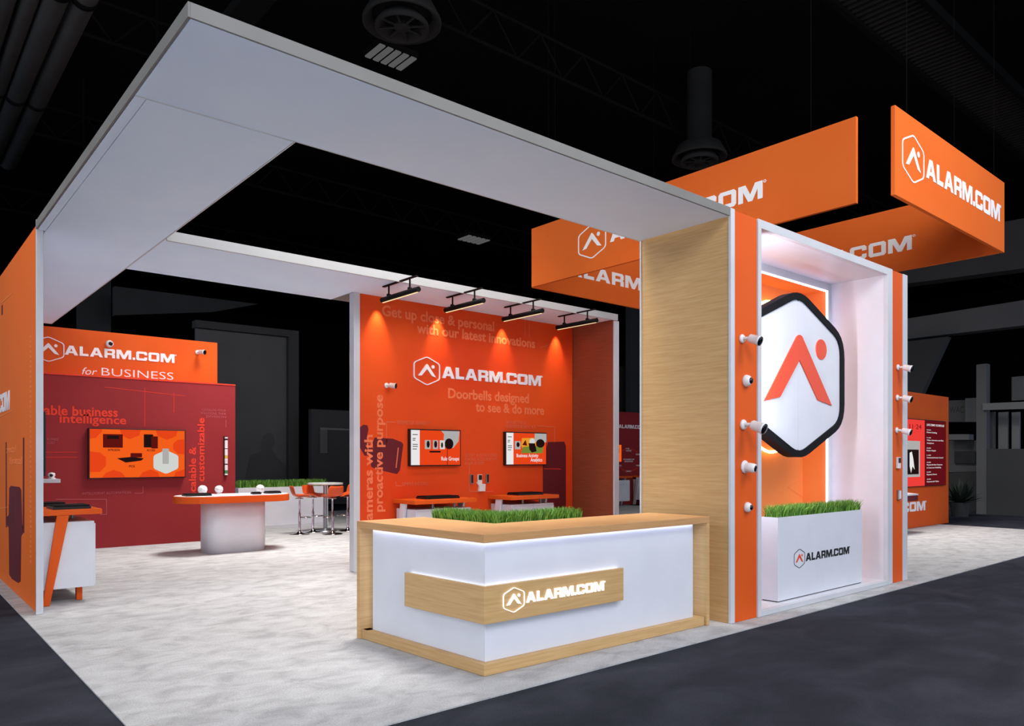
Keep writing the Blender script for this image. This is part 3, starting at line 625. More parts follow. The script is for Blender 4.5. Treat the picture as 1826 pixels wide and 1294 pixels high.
# ------------------------------------------------------------------ kiosks
def kiosk(e, L, dep, legm, zt, lo, hi_):
    """local: wall at y=0 (back), front towards -y, length L along x; origin at back-centre floor"""
    def B(name, m, x0,x1,y0,y1,z0,z1,bv=.004,par=None): return MB().box(x0,x1,y0,y1,z0,z1).build(name, m, par or e, bv)
    B('desktop', M_ORANGE_DK, -L/2, L/2, -dep, -.02, zt-.06, zt)
    B('cabinet', M_WHITE, -L/2+.06, L/2-.06, -dep+.07, -.02, .17, zt-.14)
    for s0, s1 in ((-L/2+.07, -.004), (.004, L/2-.07)):
        dr = B('cabinet_door', M_WHITE, s0, s1, -dep+.055, -dep+.07, .19, zt-.17, .002)
        hx_ = s1-.06 if s0 < 0 else s0+.06
        B('door_lock', M_STEEL, hx_-.012, hx_+.012, -dep+.048, -dep+.055, zt-.3, zt-.27, .002, dr)
    for s in (-.12,.28): MB().cyl((s,-dep+.2,zt-.14),(s,-dep+.2,zt-.06),.02).build('spacer', M_STEEL, e)
    for s in (-1,1):
        x = s*(L/2-.03)
        MB().prism([(x-.02,-lo[0],0),(x-.02,-lo[1],0),(x-.02,-hi_[1],zt-.06),(x-.02,-hi_[0],zt-.06)], (.04,0,0)).build('side_leg', legm, e, .003)
    B('rear_foot', M_ORANGE_DK, -L/2+.22, -L/2+.30, -dep+.16, -dep+.22, 0, .17)
def laptop(label, loc, w=.5, d=.3, rz=0, cat='tablet', name='display_tablet'):
    e = empty(name, loc, label, cat, rz=rz)
    MB2(e, 'base', M_BLACK, -w/2, w/2, -d/2, d/2, 0, .03); MB2(e, 'top_plate', M_BLACKM, -w/2+.01, w/2-.01, -d/2+.01, d/2-.01, .03, .045)
def MB2(e, name, m, x0,x1,y0,y1,z0,z1,bv=.003):
    me = MB().box(x0,x1,y0,y1,z0,z1); o = me.build(name, m, None, bv); o.parent = e; return o
def kiosk_at(loc, rz, L, dep, legm, label, zt=1.03, lo=(.04,.14), hi_=(.2,.34)):
    e = empty('demo_kiosk', (0,0,0), label, 'kiosk'); kiosk(e, L, dep, legm, zt, lo, hi_); e.location = loc; e.rotation_euler = (0,0,rz); return e
xk1 = (cY(743,9.15)+cY(841,9.15))/2; xk2 = (cY(907,9.15)+cY(995,9.15))/2
k1 = kiosk_at((xk1, YW-.001, Z0), 0, 1.12, .62, M_WHITE, 'white demo kiosk with orange desktop under the Rule Groups screen')
k2 = kiosk_at((xk2, YW-.001, Z0), 0, 1.05, .62, M_WHITE, 'white demo kiosk with orange desktop under the Business Activity Analytics screen')
laptop('flat black tablet on the kiosk under the Rule Groups screen', (xk1+.05, YW-.32, Z0+1.03), .6, .3)
laptop('flat black tablet on the kiosk under the Business Activity Analytics screen', (xk2+.03, YW-.32, Z0+1.03), .55, .3)
k3 = kiosk_at((1.405, 10.35, Z0), math.pi/2, 1.4, .62, M_ORANGE_DK, 'white demo kiosk with slanted orange leg, right behind the left orange wall', 1.06, (.03,.10), (.17,.29))
laptop('black tablet on the nearest end of the left kiosk', (1.74, 9.95, Z0+1.06), .38, .42)
laptop('second black device further back on the left kiosk, behind the black tablet', (1.62, 10.6, Z0+1.06), .35, .35)
# shelf on the back of left wall with little white camera
sh = empty('wall_shelf', (1.5, 12.2, 1.35), 'small white shelf with a device on the inner face of the left wall', 'shelf')
MB().box(1.415, cY(108,11.7), 11.7, 12.0, 1.32, 1.37).build('shelf_board', M_TRIM, sh, .003)
MB().box(1.415, 1.43, 11.72, 11.98, 1.26, 1.32).build('bracket', M_TRIM, sh)
e = empty('desk_camera', (cY(92,11.8), 11.8, 1.37), 'tiny white camera standing on the small white shelf', 'security camera')
MB().lathe([(0,0),(.05,0),(.05,.012),(.03,.02),(.045,.05),(.04,.08),(0,.09)], (cY(92,11.8), 11.8, 1.37)).build('housing', M_CAMW, e, smooth=True)
MB().lathe([(.02,0),(.015,.01),(0,.012)], (cY(92,11.8)-.01, 11.758, 1.42), (-.2,-1,0)).build('lens', M_LENS, e, smooth=True)
e = empty('wall_screen', (1.43, 11.6, 1.4), 'dark screen seen edge-on on the inner face of the left wall', 'screen')
xs0 = cY(81.5,11.2); MB().box(1.405, xs0, 11.2, 12.6, 1.42, 2.25).build('housing', M_BLACK, e, .004); MB().box(xs0, xs0+.004, 11.22, 12.58, 1.47, 2.23).build('screen', M_LENS, e)
# ------------------------------------------------------------------ business wall at the back left
YB = 15.3
BW = empty('graphic_wall', (3.6, YB, Z0), 'dark red business graphic wall with large screen at the back left', 'wall')
xb1 = cY(419.5, YB); zb1 = 3.13
MB().box(1.42, xb1, YB, YB+.35, Z0, zb1).build('panel', M_MAROON, BW)
MB().box(1.42, xb1, YB-.01, YB+.35, zb1, zb1+.025).build('top_ledge', M_PRINT_RED, BW)
YH = YB+.28
BH = empty('sign_header', (3.4, YH, zb1), 'orange header sign reading for BUSINESS above the dark red wall', 'sign')
MB().box(1.42, cY(387.5,YH), YH, YH+.06, zb1+.03, 4.01).build('panel', M_ORANGE_DK, BH)
xh = (cY(77,YH)+cY(109,YH))/2
logo(BH, (xh-.06, YH, onY(93,623,YH)[1]), X, .46, M_PRINT_WHITE, word=False, depth=.01)
xs_ = cY(115,YH); xe_ = cY(312,YH); put(curve_mesh(ws, .01), 'wordmark', M_PRINT_WHITE, BH, (xs_, YH, onY(116,632,YH)[1]), X, Z, (xe_-xs_)/W, .17, .01)
a = onY(146, 667, YH); text('for', M_PRINT_WHITE, BH, (a[0], YH, a[1]), X, Z, .25, .13, 0, shear=.25)
a = onY(181, 668, YH); text('BUSINESS', M_PRINT_WHITE, BH, (a[0], YH, a[1]-.01), X, Z, cY(309,YH)-a[0], .145, -.008)
x, z = onY(195, 613, YH); dome_cam('white dome camera on the orange header sign above the lettering', x, YH, z, 1.1, 0)
x, z = onY(352, 628, YH); bullet_cam('white bullet camera at the right end of the orange header sign', x, YH, z, 1.3, .6, -.1)
def btext(s, x0px, x1px, ypx, cap, m=M_PRINT_RED, bold=.02, **k):
    a = onY(x0px, ypx, YB); return text(s, m, BW, (a[0], YB, a[1]), X, Z, cY(x1px,YB)-a[0], cap, bold, **k)
btext('Valuable business', 30, 210, 737, .165, bold=.022); btext('intelligence', 106, 225, 753, .155, bold=.022)
vtext('scalable &', 349, 885, 796, .13, M_PRINT_RED, BW, YB, .022); vtext('customizable', 364, 858, 745, .13, M_PRINT_RED, BW, YB, .022)
for s, x0, x1, yb in (('CATALOG YOUR',360,403,732),('SOLUTIONS, THEIR',358,403,738),('DIVISION',368,403,744),('INTELLIGENT AUTOMATION',147,233,882),('BUSINESS',84,104,785),('COST',84,98,791)):
    btext(s, x0, x1, yb, .045, M_PRINT_FAINTM, 0)
lineset(BW, 'line_print', M_PRINT_FAINTM, [((403,748),(403,762)),((240,879),(255,879)),((255,879),(255,867)),((100,890),(190,890)),((190,890),(190,917)),((190,917),(178,917))], YB, .01)
lineset(BW, 'line_print', M_PRINT_RED, [((80,806),(138,806)),((80,815),(138,815)),((258,691),(258,760)),((187,690),(330,706)),((310,700),(310,735))], YB, .008)
hexes = []
def hx(cu, cv, r, asp=1.75): return [(cu+a*r*1.0/asp*1.0*2/1.08*.92, cv+b*r*2) for a, b in hexpoly()]
bx0, bz1_ = onY(163, 763, YB-.09); bx1_, bz0_ = onY(331, 852, YB-.09)
bx1_ = cY(331,YB-.09); bz1_ = 2.20; bz0_ = 1.28
parts = [('screen', SC_ORANGE, R_(0,1,0,1))]
for pts in ([(0,.8),(.06,.82),(.12,.95),(.12,1),(0,1)], [(.3,1),(.32,.88),(.4,.8),(.5,.88),(.52,1)], [(.68,1),(.7,.88),(.8,.8),(.9,.88),(.92,1)], [(0,.12),(.1,.12),(.16,.25),(.16,.42),(.1,.52),(0,.54)], [(.12,0),(.16,.1),(.24,.16),(.32,.1),(.36,0)], [(.5,0),(.54,.1),(.62,.16),(.7,.1),(.72,0)], [(.87,.6),(.92,.5),(1,.48),(1,.82),(.92,.8),(.87,.72)], [(.88,.0),(.9,.1),(1,.16),(1,0)]):
    parts.append(('hexagon_pattern', SC_ORANGE2, pts))
parts += [('panel_icon', SC_MAROON, rounded(R_(.13,.33,.62,.9), .01)), ('panel_icon_screen', SC_DARK, R_(.17,.29,.8,.87)), ('camera_icon', SC_DARK, rounded(R_(.55,.65,.63,.91), .01)), ('camera_icon', SC_MAROON, rounded(R_(.63,.7,.61,.87), .01)),
          ('recorder_icon', SC_DARK, [(.27,.4),(.42,.43),(.55,.4),(.52,.35),(.36,.31)]), ('recorder_icon', SC_MAROON, rounded(R_(.41,.53,.42,.51), .01)), ('white_hexagon', SC_PALE, hx(.79,.32,.26)), ('device_icon', SC_GREY, rounded(R_(.75,.82,.28,.61), .01))]
e3, s3 = tv(cY(158,YB-.09), bx1_, bz0_, bz1_, YB, 'large wall screen with orange hexagon pattern on the dark red wall', parts, .09)
W3 = s3[1]-s3[0]; H3 = s3[3]-s3[2]
for s, u, v, w, m in (('INTRUSION',.18,.55,.12,SC_DARK),('ACCESS',.58,.55,.09,SC_DARK),('POS',.395,.21,.06,SC_DARK),('ENERGY',.73,.21,.12,SC_MAROON)):
    text(s, m, e3, (s3[0]+u*W3, s3[4], s3[2]+v*H3), X, Z, w*W3, .04, .02, depth=.001, name='caption')
x, z = onY(402, 813, YB); e = empty('sensor_strip', (x, YB, z-.4), 'slim vertical strip of stacked white sensors at the right of the dark red wall', 'sensor strip')
MB().box(x-.035, x+.035, YB-.03, YB, z-.4, z+.4).build('backing', M_BLACK, e)
cols = [M_CAMW, M_BLACK, M_CAMW, M_LENS, M_CAMW, mat('yellow_label',(214,180,60),.5,noise=(3,(218,184,64),1)), M_CAMW, M_BLACK, M_CAMW, mat('green_label',(60,130,70),.5,noise=(3,(64,134,74),1)), M_CAMW]
hs = [.03,.03,.15,.012,.12,.05,.1,.02,.1,.06,.03]; zz = z+.385; tot = sum(hs); k = .77/tot
for m, h in zip(cols, hs): MB().box(x-.028, x+.028, YB-.05, YB-.03, zz-h*k+.003, zz).build('sensor', m, e); zz -= h*k
# ------------------------------------------------------------------ oval demo table
oc = (4.90, 13.38)
OT = empty('oval_table', (oc[0], oc[1], Z0), 'large oval demo table with orange edge and white curved base', 'table')
def stadium(L, D, n=14, c=(0,0)):
    r = D/2; h = L/2-r; return [(c[0]+h+r*math.cos(t), c[1]+r*math.sin(t)) for t in [-math.pi/2+math.pi*i/n for i in range(n+1)]]+[(c[0]-h+r*math.cos(t), c[1]+r*math.sin(t)) for t in [math.pi/2+math.pi*i/n for i in range(n+1)]]
MB().prism([(a,b,.885) for a,b in stadium(2.0,.98,14,oc)], (0,0,.115)).build('tabletop_edge', M_ORANGE_DK, OT, .004)
MB().prism([(a,b,1.0) for a,b in stadium(1.96,.94,14,oc)], (0,0,.008)).build('tabletop', M_WHITE, OT)
MB().prism([(a,b,Z0) for a,b in rounded([(oc[0]-.53,oc[1]-.32),(oc[0]+.53,oc[1]-.32),(oc[0]+.53,oc[1]+.32),(oc[0]-.53,oc[1]+.32)],.28,8)], (0,0,.885-Z0)).build('base', M_WHITE, OT, smooth=True)
tz = 1.008
def tabletop_item(px, py): return gz(px, py, tz)
laptop('black tablet on the left end of the oval table', (oc[0]-.66, oc[1]-.1, tz), .42, .26)
for (dx, dy, lab, s) in ((-.45,.25,'white rounded camera on the oval table, leftmost',1.2),(-.12,.38,'white rounded camera on the oval table, second from left',1.1),(.55,.15,'pale dome camera on the right half of the oval table',1.15)):
    e = empty('desk_camera', (oc[0]+dx, oc[1]+dy, tz), lab, 'security camera'); c = (oc[0]+dx, oc[1]+dy, tz)
    MB().lathe([(0,0),(.05*s,0),(.05*s,.01),(.03*s,.02),(.03*s,.035)], c).build('foot', M_CAMW, e, smooth=True)
    MB().lathe([(0,.02),(.05*s,.03),(.068*s,.07*s),(.06*s,.11*s),(.03*s,.135*s),(0,.14*s)], c).build('housing', M_CAMW, e, smooth=True)
    MB().lathe([(.03*s,0),(.026*s,.014),(0,.02)], (c[0]-.02,c[1]-.058*s,c[2]+.08*s), (-.2,-1,0)).build('lens', M_CAMW, e, smooth=True)
laptop('thin dark tablet on the right end of the oval table', (oc[0]+.70, oc[1]-.05, tz), .26, .18, .1)
laptop('small dark device at the front of the oval table, beside the pale dome camera', (oc[0]+.33, oc[1]-.2, tz), .16, .1)
e = empty('literature_tray', (oc[0]+.15, oc[1]-.12, tz), 'flat white leaflet lying on the middle of the oval table', 'leaflet'); MB2(e, 'sheet', M_PRINT_WHITE, -.25,.2,-.12,.12,0,.006,0)
# ------------------------------------------------------------------ far planter, bar table, stools
YP = 16.9
FP = empty('low_planter_wall', (7.0, YP, Z0), 'long white planter wall topped with green grass at the back', 'planter')
fx0, fx1 = cY(425,YP), cY(585,YP)
MB().box(fx0, fx1, YP, YP+.5, Z0, .98).build('planter_box', M_WHITE, FP, .004)
MB().box(fx0, fx1, YP-.03, YP, Z0, .1).build('kick_board', M_TRIM, FP)
grass('grass', lambda r: (r.uniform(fx0+.03,fx1-.03), r.uniform(YP+.04,YP+.46)), 3600, .98, .17, FP, w=.009, seed=9)
gb = gz(580, 948); 
BT = empty('bar_table', (gb[0], gb[1], Z0), 'round pale bar table on a steel column, among the orange stools', 'table')
c = (gb[0], gb[1], Z0)
MB().lathe([(0,1.05),(.385,1.05),(.39,1.06),(.39,1.085),(.385,1.09),(0,1.09)], c, n=36).build('tabletop', M_TABLE, BT)
MB().lathe([(.045,.02),(.045,1.05)], c).build('column', M_STEEL, BT, smooth=True)
MB().lathe([(0,0),(.25,0),(.25,.01),(.06,.035),(.045,.06)], c, n=28).build('base_plate', M_STEEL, BT, smooth=True)
def stool():
    e = empty('bar_stool', (0,0,0), '', 'stool')
    nx, ny = 9, 10; prof = [(-.20,.10),(-.12,.02),(0,0),(.1,.005),(.16,.04),(.19,.12),(.205,.22),(.215,.30)]
    prof = [(-.19,-.03),(-.15,.0),(-.05,.0),(.06,.0),(.13,.025),(.175,.09),(.2,.17),(.215,.24)]
    vs = []; 
    for j, (y, z) in enumerate(prof):
        for k in range(nx):
            t = (k/(nx-1))*2-1; w = .2-(.02 if j in (0,) else 0)-(.03 if j == 7 else 0)
            vs.append((t*w, y-(.05*t*t if j > 4 else 0), .80+z+.05*t*t*(1 if j < 5 else .3)))
    fs = [(j*nx+k, j*nx+k+1, (j+1)*nx+k+1, (j+1)*nx+k) for j in range(len(prof)-1) for k in range(nx-1)]
    o = MB().add(vs, fs).build('seat_shell', M_SEAT, e, smooth=True); so = o.modifiers.new('s','SOLIDIFY'); so.thickness = .018; ss = o.modifiers.new('ss','SUBSURF'); ss.levels = 1; ss.render_levels = 1
    MB().lathe([(.03,.0),(.09,.0),(.09,.012),(.03,.03)], (0,0,.765)).build('seat_plate', M_CHROME, e, smooth=True)
    MB().lathe([(.028,.03),(.028,.45),(.02,.46),(.02,.78)], (0,0,0)).build('pole', M_CHROME, e, smooth=True)
    MB().lathe([(0,0),(.21,0),(.215,.008),(.2,.016),(.08,.03),(.035,.055),(.028,.09)], (0,0,0), n=32).build('base', M_CHROME, e, smooth=True)
    MB().tube([(.03,-.02,.36),(.12,-.06,.36),(.14,-.16,.36),(.07,-.23,.36),(-.07,-.23,.36),(-.14,-.16,.36),(-.12,-.06,.36),(-.03,-.02,.36)], .01).build('footrest', M_CHROME, e, smooth=True)
    return e
st = stool()
for i, (px, py, rz, lab) in enumerate(((534,953,math.radians(75),'orange bar stool left of the bar table, its seat back to the left'),(558,949,math.radians(25),'orange bar stool behind the bar table, second from left'),(593,953,math.radians(185),'orange bar stool just right of the bar table column, back towards the viewer'),(620,947,math.radians(-80),'orange bar stool at the far right, partly hidden by the wall post'))):
    o = st if i == 0 else copy_tree(st); q = gz(px, py); o.location = (q[0], q[1], Z0); o.rotation_euler = (0,0,rz); o['label'] = lab; o['group'] = 'orange stools around the bar table'
# ------------------------------------------------------------------ far red wall seen between
YR = 17.6
FR = empty('graphic_wall', (cY(1125,YR), YR, Z0), 'dark red graphic wall with ring diagram, glimpsed between the red-orange wall and the oak pier', 'wall')
fa, fb = cY(1030,YR), cY(1240,YR)
MB().box(fa, fb, YR, YR+.1, Z0, onY(1125,735,YR)[1]).build('panel', M_MAROON, FR)
text_x = cY(1103,YR); put(curve_mesh(ws, .01), 'wordmark', M_PRINT_WHITE, FR, (text_x, YR, onY(1103,763,YR)[1]), X, Z, (cY(1149,YR)-text_x)/W, .13, .01)
cxr, czr = onY(1121, 820, YR); n = 40
ringpts = [(cxr+1.05*math.cos(2*math.pi*i/n), YR-.01, czr+.36*math.sin(2*math.pi*i/n)) for i in range(n)]
mb = MB(); 
for k in range(6):
    seg = [(cxr+.62*math.cos(a), YR-.01, czr+.40*math.sin(a)) for a in [2*math.pi*(k+.15+j*.07)/6+.5 for j in range(11)]]; mb.tube(seg, .012, 6)
mb.build('ring_diagram', M_PRINT_RED, FR)
for k, s in enumerate(('OUR\nCLOUD','SENSE','THINK','ENGAGE','ANALYZE','RESPOND')):
    a = math.pi/2-k*math.pi/3; text(s, M_PRINT_WHITE, FR, (cxr+.62*math.cos(a)-.15, YR, czr+.40*math.sin(a)-.02), X, Z, .3, .05, .01)
text('THE ALARM.COM\nADVANTAGE', M_PRINT_WHITE, FR, (cxr-.3, YR, czr), X, Z, .6, .05, .01, align='C')
def mini_tv(px0, px1, pz0, pz1, lab):
    x0, z0 = onY(px0, pz0, YR); x1, z1 = onY(px1, pz1, YR); 
    tv(x0, x1, min(z0,z1), max(z0,z1), YR, lab, [('screen', SC_ORANGE, R_(0,1,0,1)), ('picture', SC_WHITE, R_(0,.35,0,1)), ('picture', SC_DARK, R_(.5,.8,.5,.8))])
mini_tv(1085, 1106, 824, 792, 'small screen at the left of the far dark red wall'); mini_tv(1141, 1165, 824, 792, 'small screen at the right of the far dark red wall, beside the oak pier')
for px, lab in ((1103,'white demo kiosk in front of the far dark red wall, left one'),(1157,'white demo kiosk by the far dark red wall, beside the oak pier')):
    kiosk_at((cY(px,YR-.4), YR-.01, Z0), 0, .95, .6, M_WHITE, lab)
# ------------------------------------------------------------------ orange presentation box far right
XO0, XO1, YO = 16.8, cY(1691.5,7.3), 7.3
OB = empty('presentation_wall', (18.5, YO, Z0), 'orange presentation wall with schedule screen beyond the tower at the right', 'wall')
oz = 1.65+(817-704.5)/(936.5-817)*1.65
MB().box(XO0, XO1, YO, YO+1.2, Z0, oz).build('panel', M_ORANGE_DK, OB, .004)
sx0, sx1 = cY(1560,YO-.06), cY(1687,YO-.06); za, zb_ = onY(1650,748,YO-.06)[1], onY(1650,867,YO-.06)[1]
f0 = (cY(1649,YO-.06)-sx0)/(sx1-sx0)
pt = [('screen', SC_RED, R_(0,1,0,1)), ('schedule_column', SC_WINE, R_(f0,1,0,1)), ('picture', SC_GREY, R_(f0-.3,f0-.07,.14,.68)), ('picture_shade', SC_DARK, R_(f0-.28,f0-.09,.18,.55)), ('figure_picture', SC_WHITE, [(f0-.22,.5),(f0-.19,.52),(f0-.17,.42),(f0-.15,.25),(f0-.18,.3),(f0-.2,.2),(f0-.22,.3)])]
eo, so_ = tv(sx0, sx1, zb_, za, YO, 'schedule screen in red and wine on the orange presentation wall', pt, .06)
WW = so_[1]-so_[0]; Hh = so_[3]-so_[2]
rows = [('LIVE DEMO SCHEDULE',.92,.045,.88),('10:00',.85,.02,.2),('Demo Setting',.81,.03,.5),('11:00',.73,.02,.2),('Video, Intrusion and Bus.',.69,.028,.85),('Analytics',.645,.028,.35),('12:00',.57,.02,.2),('Robin Gazpin',.53,.028,.45),('1:00',.46,.02,.2),('Commercial Access Control',.42,.028,.82),('2:00',.35,.02,.2),('Physical & New Features',.31,.028,.78),('in Customer Reliability',.265,.028,.72),('3:00',.2,.02,.2),('Keynote Demo',.16,.028,.5),('4:00',.09,.02,.2),('Commercial Video',.05,.028,.6)]
for s, v, h, w in rows: text(s, SC_WHITE, eo, (so_[0]+(f0+.03)*WW, so_[4], so_[2]+v*Hh), X, Z, w*(1-f0)*WW*.94, h*Hh*.7, .01, depth=.001)
text('8·11·24', SC_WINE, eo, (so_[0]+(f0-.3)*WW, so_[4], so_[2]+.86*Hh), X, Z, .25*WW, .07*Hh, 0, depth=.001)
xs_ = cY(1650,YO); s_ = (cY(1648,YO)-cY(1619,YO))/3.1; put(curve_mesh(ws, .01), 'wordmark', M_PRINT_WHITE, OB, (xs_-W*s_, YO, onY(1634,911,YO)[1]), X, Z, s_, .225, .008)
pd = empty('podium', (cY(1627,YO-.4), YO-.4, Z0), 'small maroon podium with white top before the orange presentation wall', 'podium')
ypd = YO-.5; pxa, pxb = cY(1560,ypd), cY(1637,ypd); pza, pzb = onY(1630,879,ypd)[1], onY(1630,893,ypd)[1]
MB().box(pxa, pxb, ypd, ypd+.4, pzb, pza-.05).build('tray', M_MAROON_DK, pd, .004)
MB().prism([(pxa,ypd-.01,pza-.05),(pxb,ypd-.01,pza-.05),(pxb-.15,ypd+.4,pza),(pxa,ypd+.4,pza)],(0,0,.03)).build('lid', M_TRIM, pd)
MB().box(pxa, pxa+.25, ypd+.05, ypd+.35, Z0, pzb).build('stem', M_MAROON_DK, pd)
# ------------------------------------------------------------------ neighbouring dark stands
XN = 25.0
NS = empty('exhibit_stand', (XN, 4, 0), 'dark unlit neighbouring exhibit stand at the right edge, with fascias, column and counter', 'stand')
def nq(name, label, cat, pts, m, th=.15, x=XN):
    q = [onX(a, b, x) for a, b in pts]; mb = MB().prism([(x, a, b) for a, b in q], (th,0,0))
    if cat == 'screen': return thing(name, mb, m, label, cat)
    return mb.build(name, m, NS, label=label)
nq('fascia', 'dark grey upper fascia of the neighbouring stand at the right edge', 'fascia', [(1560,435),(1850,385),(1850,475),(1560,513)], M_GREY_DD, .6)
nq('fascia', 'dark grey lower fascia of the neighbouring stand, below the upper one', 'fascia', [(1560,577),(1850,531),(1850,577),(1560,611)], M_GREY_D, .5, XN+1)
nq('panel', 'slanted dark grey panel of the neighbouring stand above the orange presentation wall', 'panel', [(1590,612),(1690,600),(1640,708),(1590,708)], M_GREY_DD, .3, XN+.5)
nq('column', 'dark grey square column of the neighbouring stand at the right', 'column', [(1741,650),(1759,648),(1759,920),(1741,918)], M_GREY_D, .3)
nq('wall', 'charcoal counter wall of the neighbouring stand at the right edge', 'wall', [(1759.5,800),(1850,800),(1850,925),(1759.5,920)], M_GREY_DD, .2)
nq('rail', 'pale horizontal rail of the neighbouring stand at the right edge', 'rail', [(1752,719),(1850,715),(1850,728),(1752,731)], M_GREY_M, .1, XN-.1)
nq('platform', 'low dark grey platform edge of the neighbouring stand', 'platform', [(1692,921),(1850,927),(1850,937),(1692,929)], M_GREY_D, .3, XN-.4)
nq('sign', 'dim grey sign reading WAC on the neighbouring stand', 'sign', [(1690,714),(1721,713),(1721,752),(1690,752)], M_GREY_D, .1, XN+2)
nq('sign', 'dim grey sign panel with a letter A, left of the grey column', 'sign', [(1721,710),(1741,709),(1741,752),(1721,752)], M_GREY_M, .1, XN+1.8)
nq('panel', 'dim grey square panel at the far right above the rail', 'panel', [(1804,672),(1850,668),(1850,712),(1804,714)], M_GREY_D, .1, XN+1)
for i, (a, b) in enumerate(((1764,1774),(1780,1797),(1804,1818))):
    nq('panel', ['narrow','middle','right'][i]+' grey upright panel above the charcoal counter wall of the neighbouring stand', 'panel', [(a,735),(b,734),(b,800),(a,800)], M_GREY_M if i else M_GREY_D, .1, XN+.6)
nq('cabinet', 'grey cabinet front of the neighbouring stand beyond the presentation wall', 'cabinet', [(1692,785),(1741,785),(1741,840),(1692,842)], M_GREY_D, .5, XN+1.5)
nq('cabinet', 'low grey counter of the neighbouring stand beyond the presentation wall', 'cabinet', [(1692,843),(1741,840),(1741,918),(1692,918)], M_GREY_DD, .5, XN+1.2)
nq('wall_screen', 'dark screen on the grey cabinet of the neighbouring stand', 'screen', [(1702,804),(1739,804),(1739,826),(1702,826)], M_BLACK, .06, XN+1.4)
nq('cabinet_shelf', 'dim grey shelf box above the dark screen of the neighbouring stand', 'shelf', [(1692,774),(1728,774),(1728,784),(1692,784)], M_GREY_M, .4, XN+1.0)
e = [o for o in bpy.data.objects if o.get('label','').startswith('dim grey sign reading WAC')][0]
q = onX(1693, 737, XN+2); q2 = onX(1719, 737, XN+2); text('WAC', M_GREY_DD, e, (XN+2, q[0], q[1]), (0,-1,0), Z, abs(q2[0]-q[0]), .22, 0)
# potted plant in the dark
pq = gz(1712, 905); PPl = empty('potted_plant', (23.6, onX(1712,905,23.6)[0], 0), 'dark leafy plant in a pot before the neighbouring stand', 'plant')
py_ = onX(1712,905,23.6)[0]
MB().lathe([(0,0),(.2,0),(.28,.4),(.25,.4),(0,.36)], (23.6,py_,0)).build('pot', M_GREY_DD, PPl)
rnd = random.Random(4); mb = MB()
for _ in range(160):
    a = rnd.uniform(0,6.28); el = rnd.uniform(.1,1.4); L = rnd.uniform(.3,.75); d = Vector((math.cos(a)*math.cos(el),math.sin(a)*math.cos(el),math.sin(el))); s = Vector((-math.sin(a),math.cos(a),0))*.04
    o = Vector((23.6,py_,.38)); mb.add([o, o+d*L*.6-s, o+d*L, o+d*L*.6+s], [(0,1,2,3)])
mb.build('leaves', mat('dark_green_leaves',(24,32,22),.7,noise=(3,(28,38,26),1)), PPl)
# background, left side
def bq(name, label, cat, pts, m, th=.2, y=24.0):
    q = [onY(a, b, y) for a, b in pts]; return MB().prism([(a, y, b) for a, b in q], (0,th,0)).build(name, m, DS)
y1 = 24.0
BGP = empty('stand_portal', (cY(440,y1), y1, 0), 'tall dark grey framed graphic panel of a distant stand, behind the dark red wall', 'panel')
def bqc(name, pts, m, th, y): 
    q = [onY(a, b, y) for a, b in pts]; return MB().prism([(a, y, b) for a, b in q], (0,th,0)).build(name, m, BGP)
zf = 906
bqc('graphic', [(349,584),(515,602),(515,zf),(349,zf)], M_GREY_D, .1, y1)
bqc('frame', [(349,570),(533,590),(533,602),(349,583)], M_GREY_DD, .35, y1-.2)
bqc('frame', [(515,600),(533,602),(533,zf),(515,zf)], M_GREY_DD, .35, y1-.2)
mp_ = mat('faint_person_print',(72,72,72),.8,spec=.1,noise=(1,(75,75,75),2))
bqc('person_print', [(466,790),(470,776),(478,771),(488,775),(490,790),(485,800),(494,815),(510,830),(512,880),(434,880),(438,850),(446,812),(466,804)], mp_, .01, y1-.012)
DS = empty('exhibit_stand', (cY(600,23),23,0), 'dark distant exhibit stand with pale strip, seen behind the bar table', 'stand')
bq('panel', 'dark panel of a distant stand with lighter inner strip, left of the red-orange wall', 'panel', [(555,729),(640,733),(640,898),(555,898)], M_GREY_DD, .2, 23.0)
bq('sign', 'small dim grey plate on the dark distant stand above the bar table', 'sign', [(571,766),(584,766),(584,808),(571,808)], M_GREY_D, .03, 22.94)
bq('strip', 'long dim grey strip across the dark distant stand, above the bar table', 'sign', [(571,762),(640,765),(640,768),(571,766)], M_GREY_M, .03, 22.94)
DS = empty('exhibit_stand', (cY(170,32),32,0), 'faint dark distant stand with broad column and high fascia behind the left beam', 'stand')
bq('fascia', 'faint wide dark fascia of a distant stand high behind the left beam', 'fascia', [(204,510),(460,542),(380,556),(204,562)], M_GREY_DD, .3, 30.0)
bq('column', 'faint broad dark column of a distant stand above the orange header sign', 'column', [(140,500),(198,470),(198,906),(140,906)], M_GREY_DD, .4, 32.0)
DS = empty('exhibit_stand', (cY(1137,24),24,0), 'charcoal distant stand panels glimpsed above the far dark red wall', 'stand')
bq('panel', 'tall charcoal panel of a distant stand, glimpsed left of the oak pier', 'panel', [(1124,520),(1150,528),(1150,880),(1124,880)], M_GREY_DD, .3, 24.0)
bq('panel', 'low charcoal panel of a distant stand above the far dark red wall', 'panel', [(1098,652),(1124,654),(1124,880),(1098,880)], M_GREY_DD, .3, 25.0)
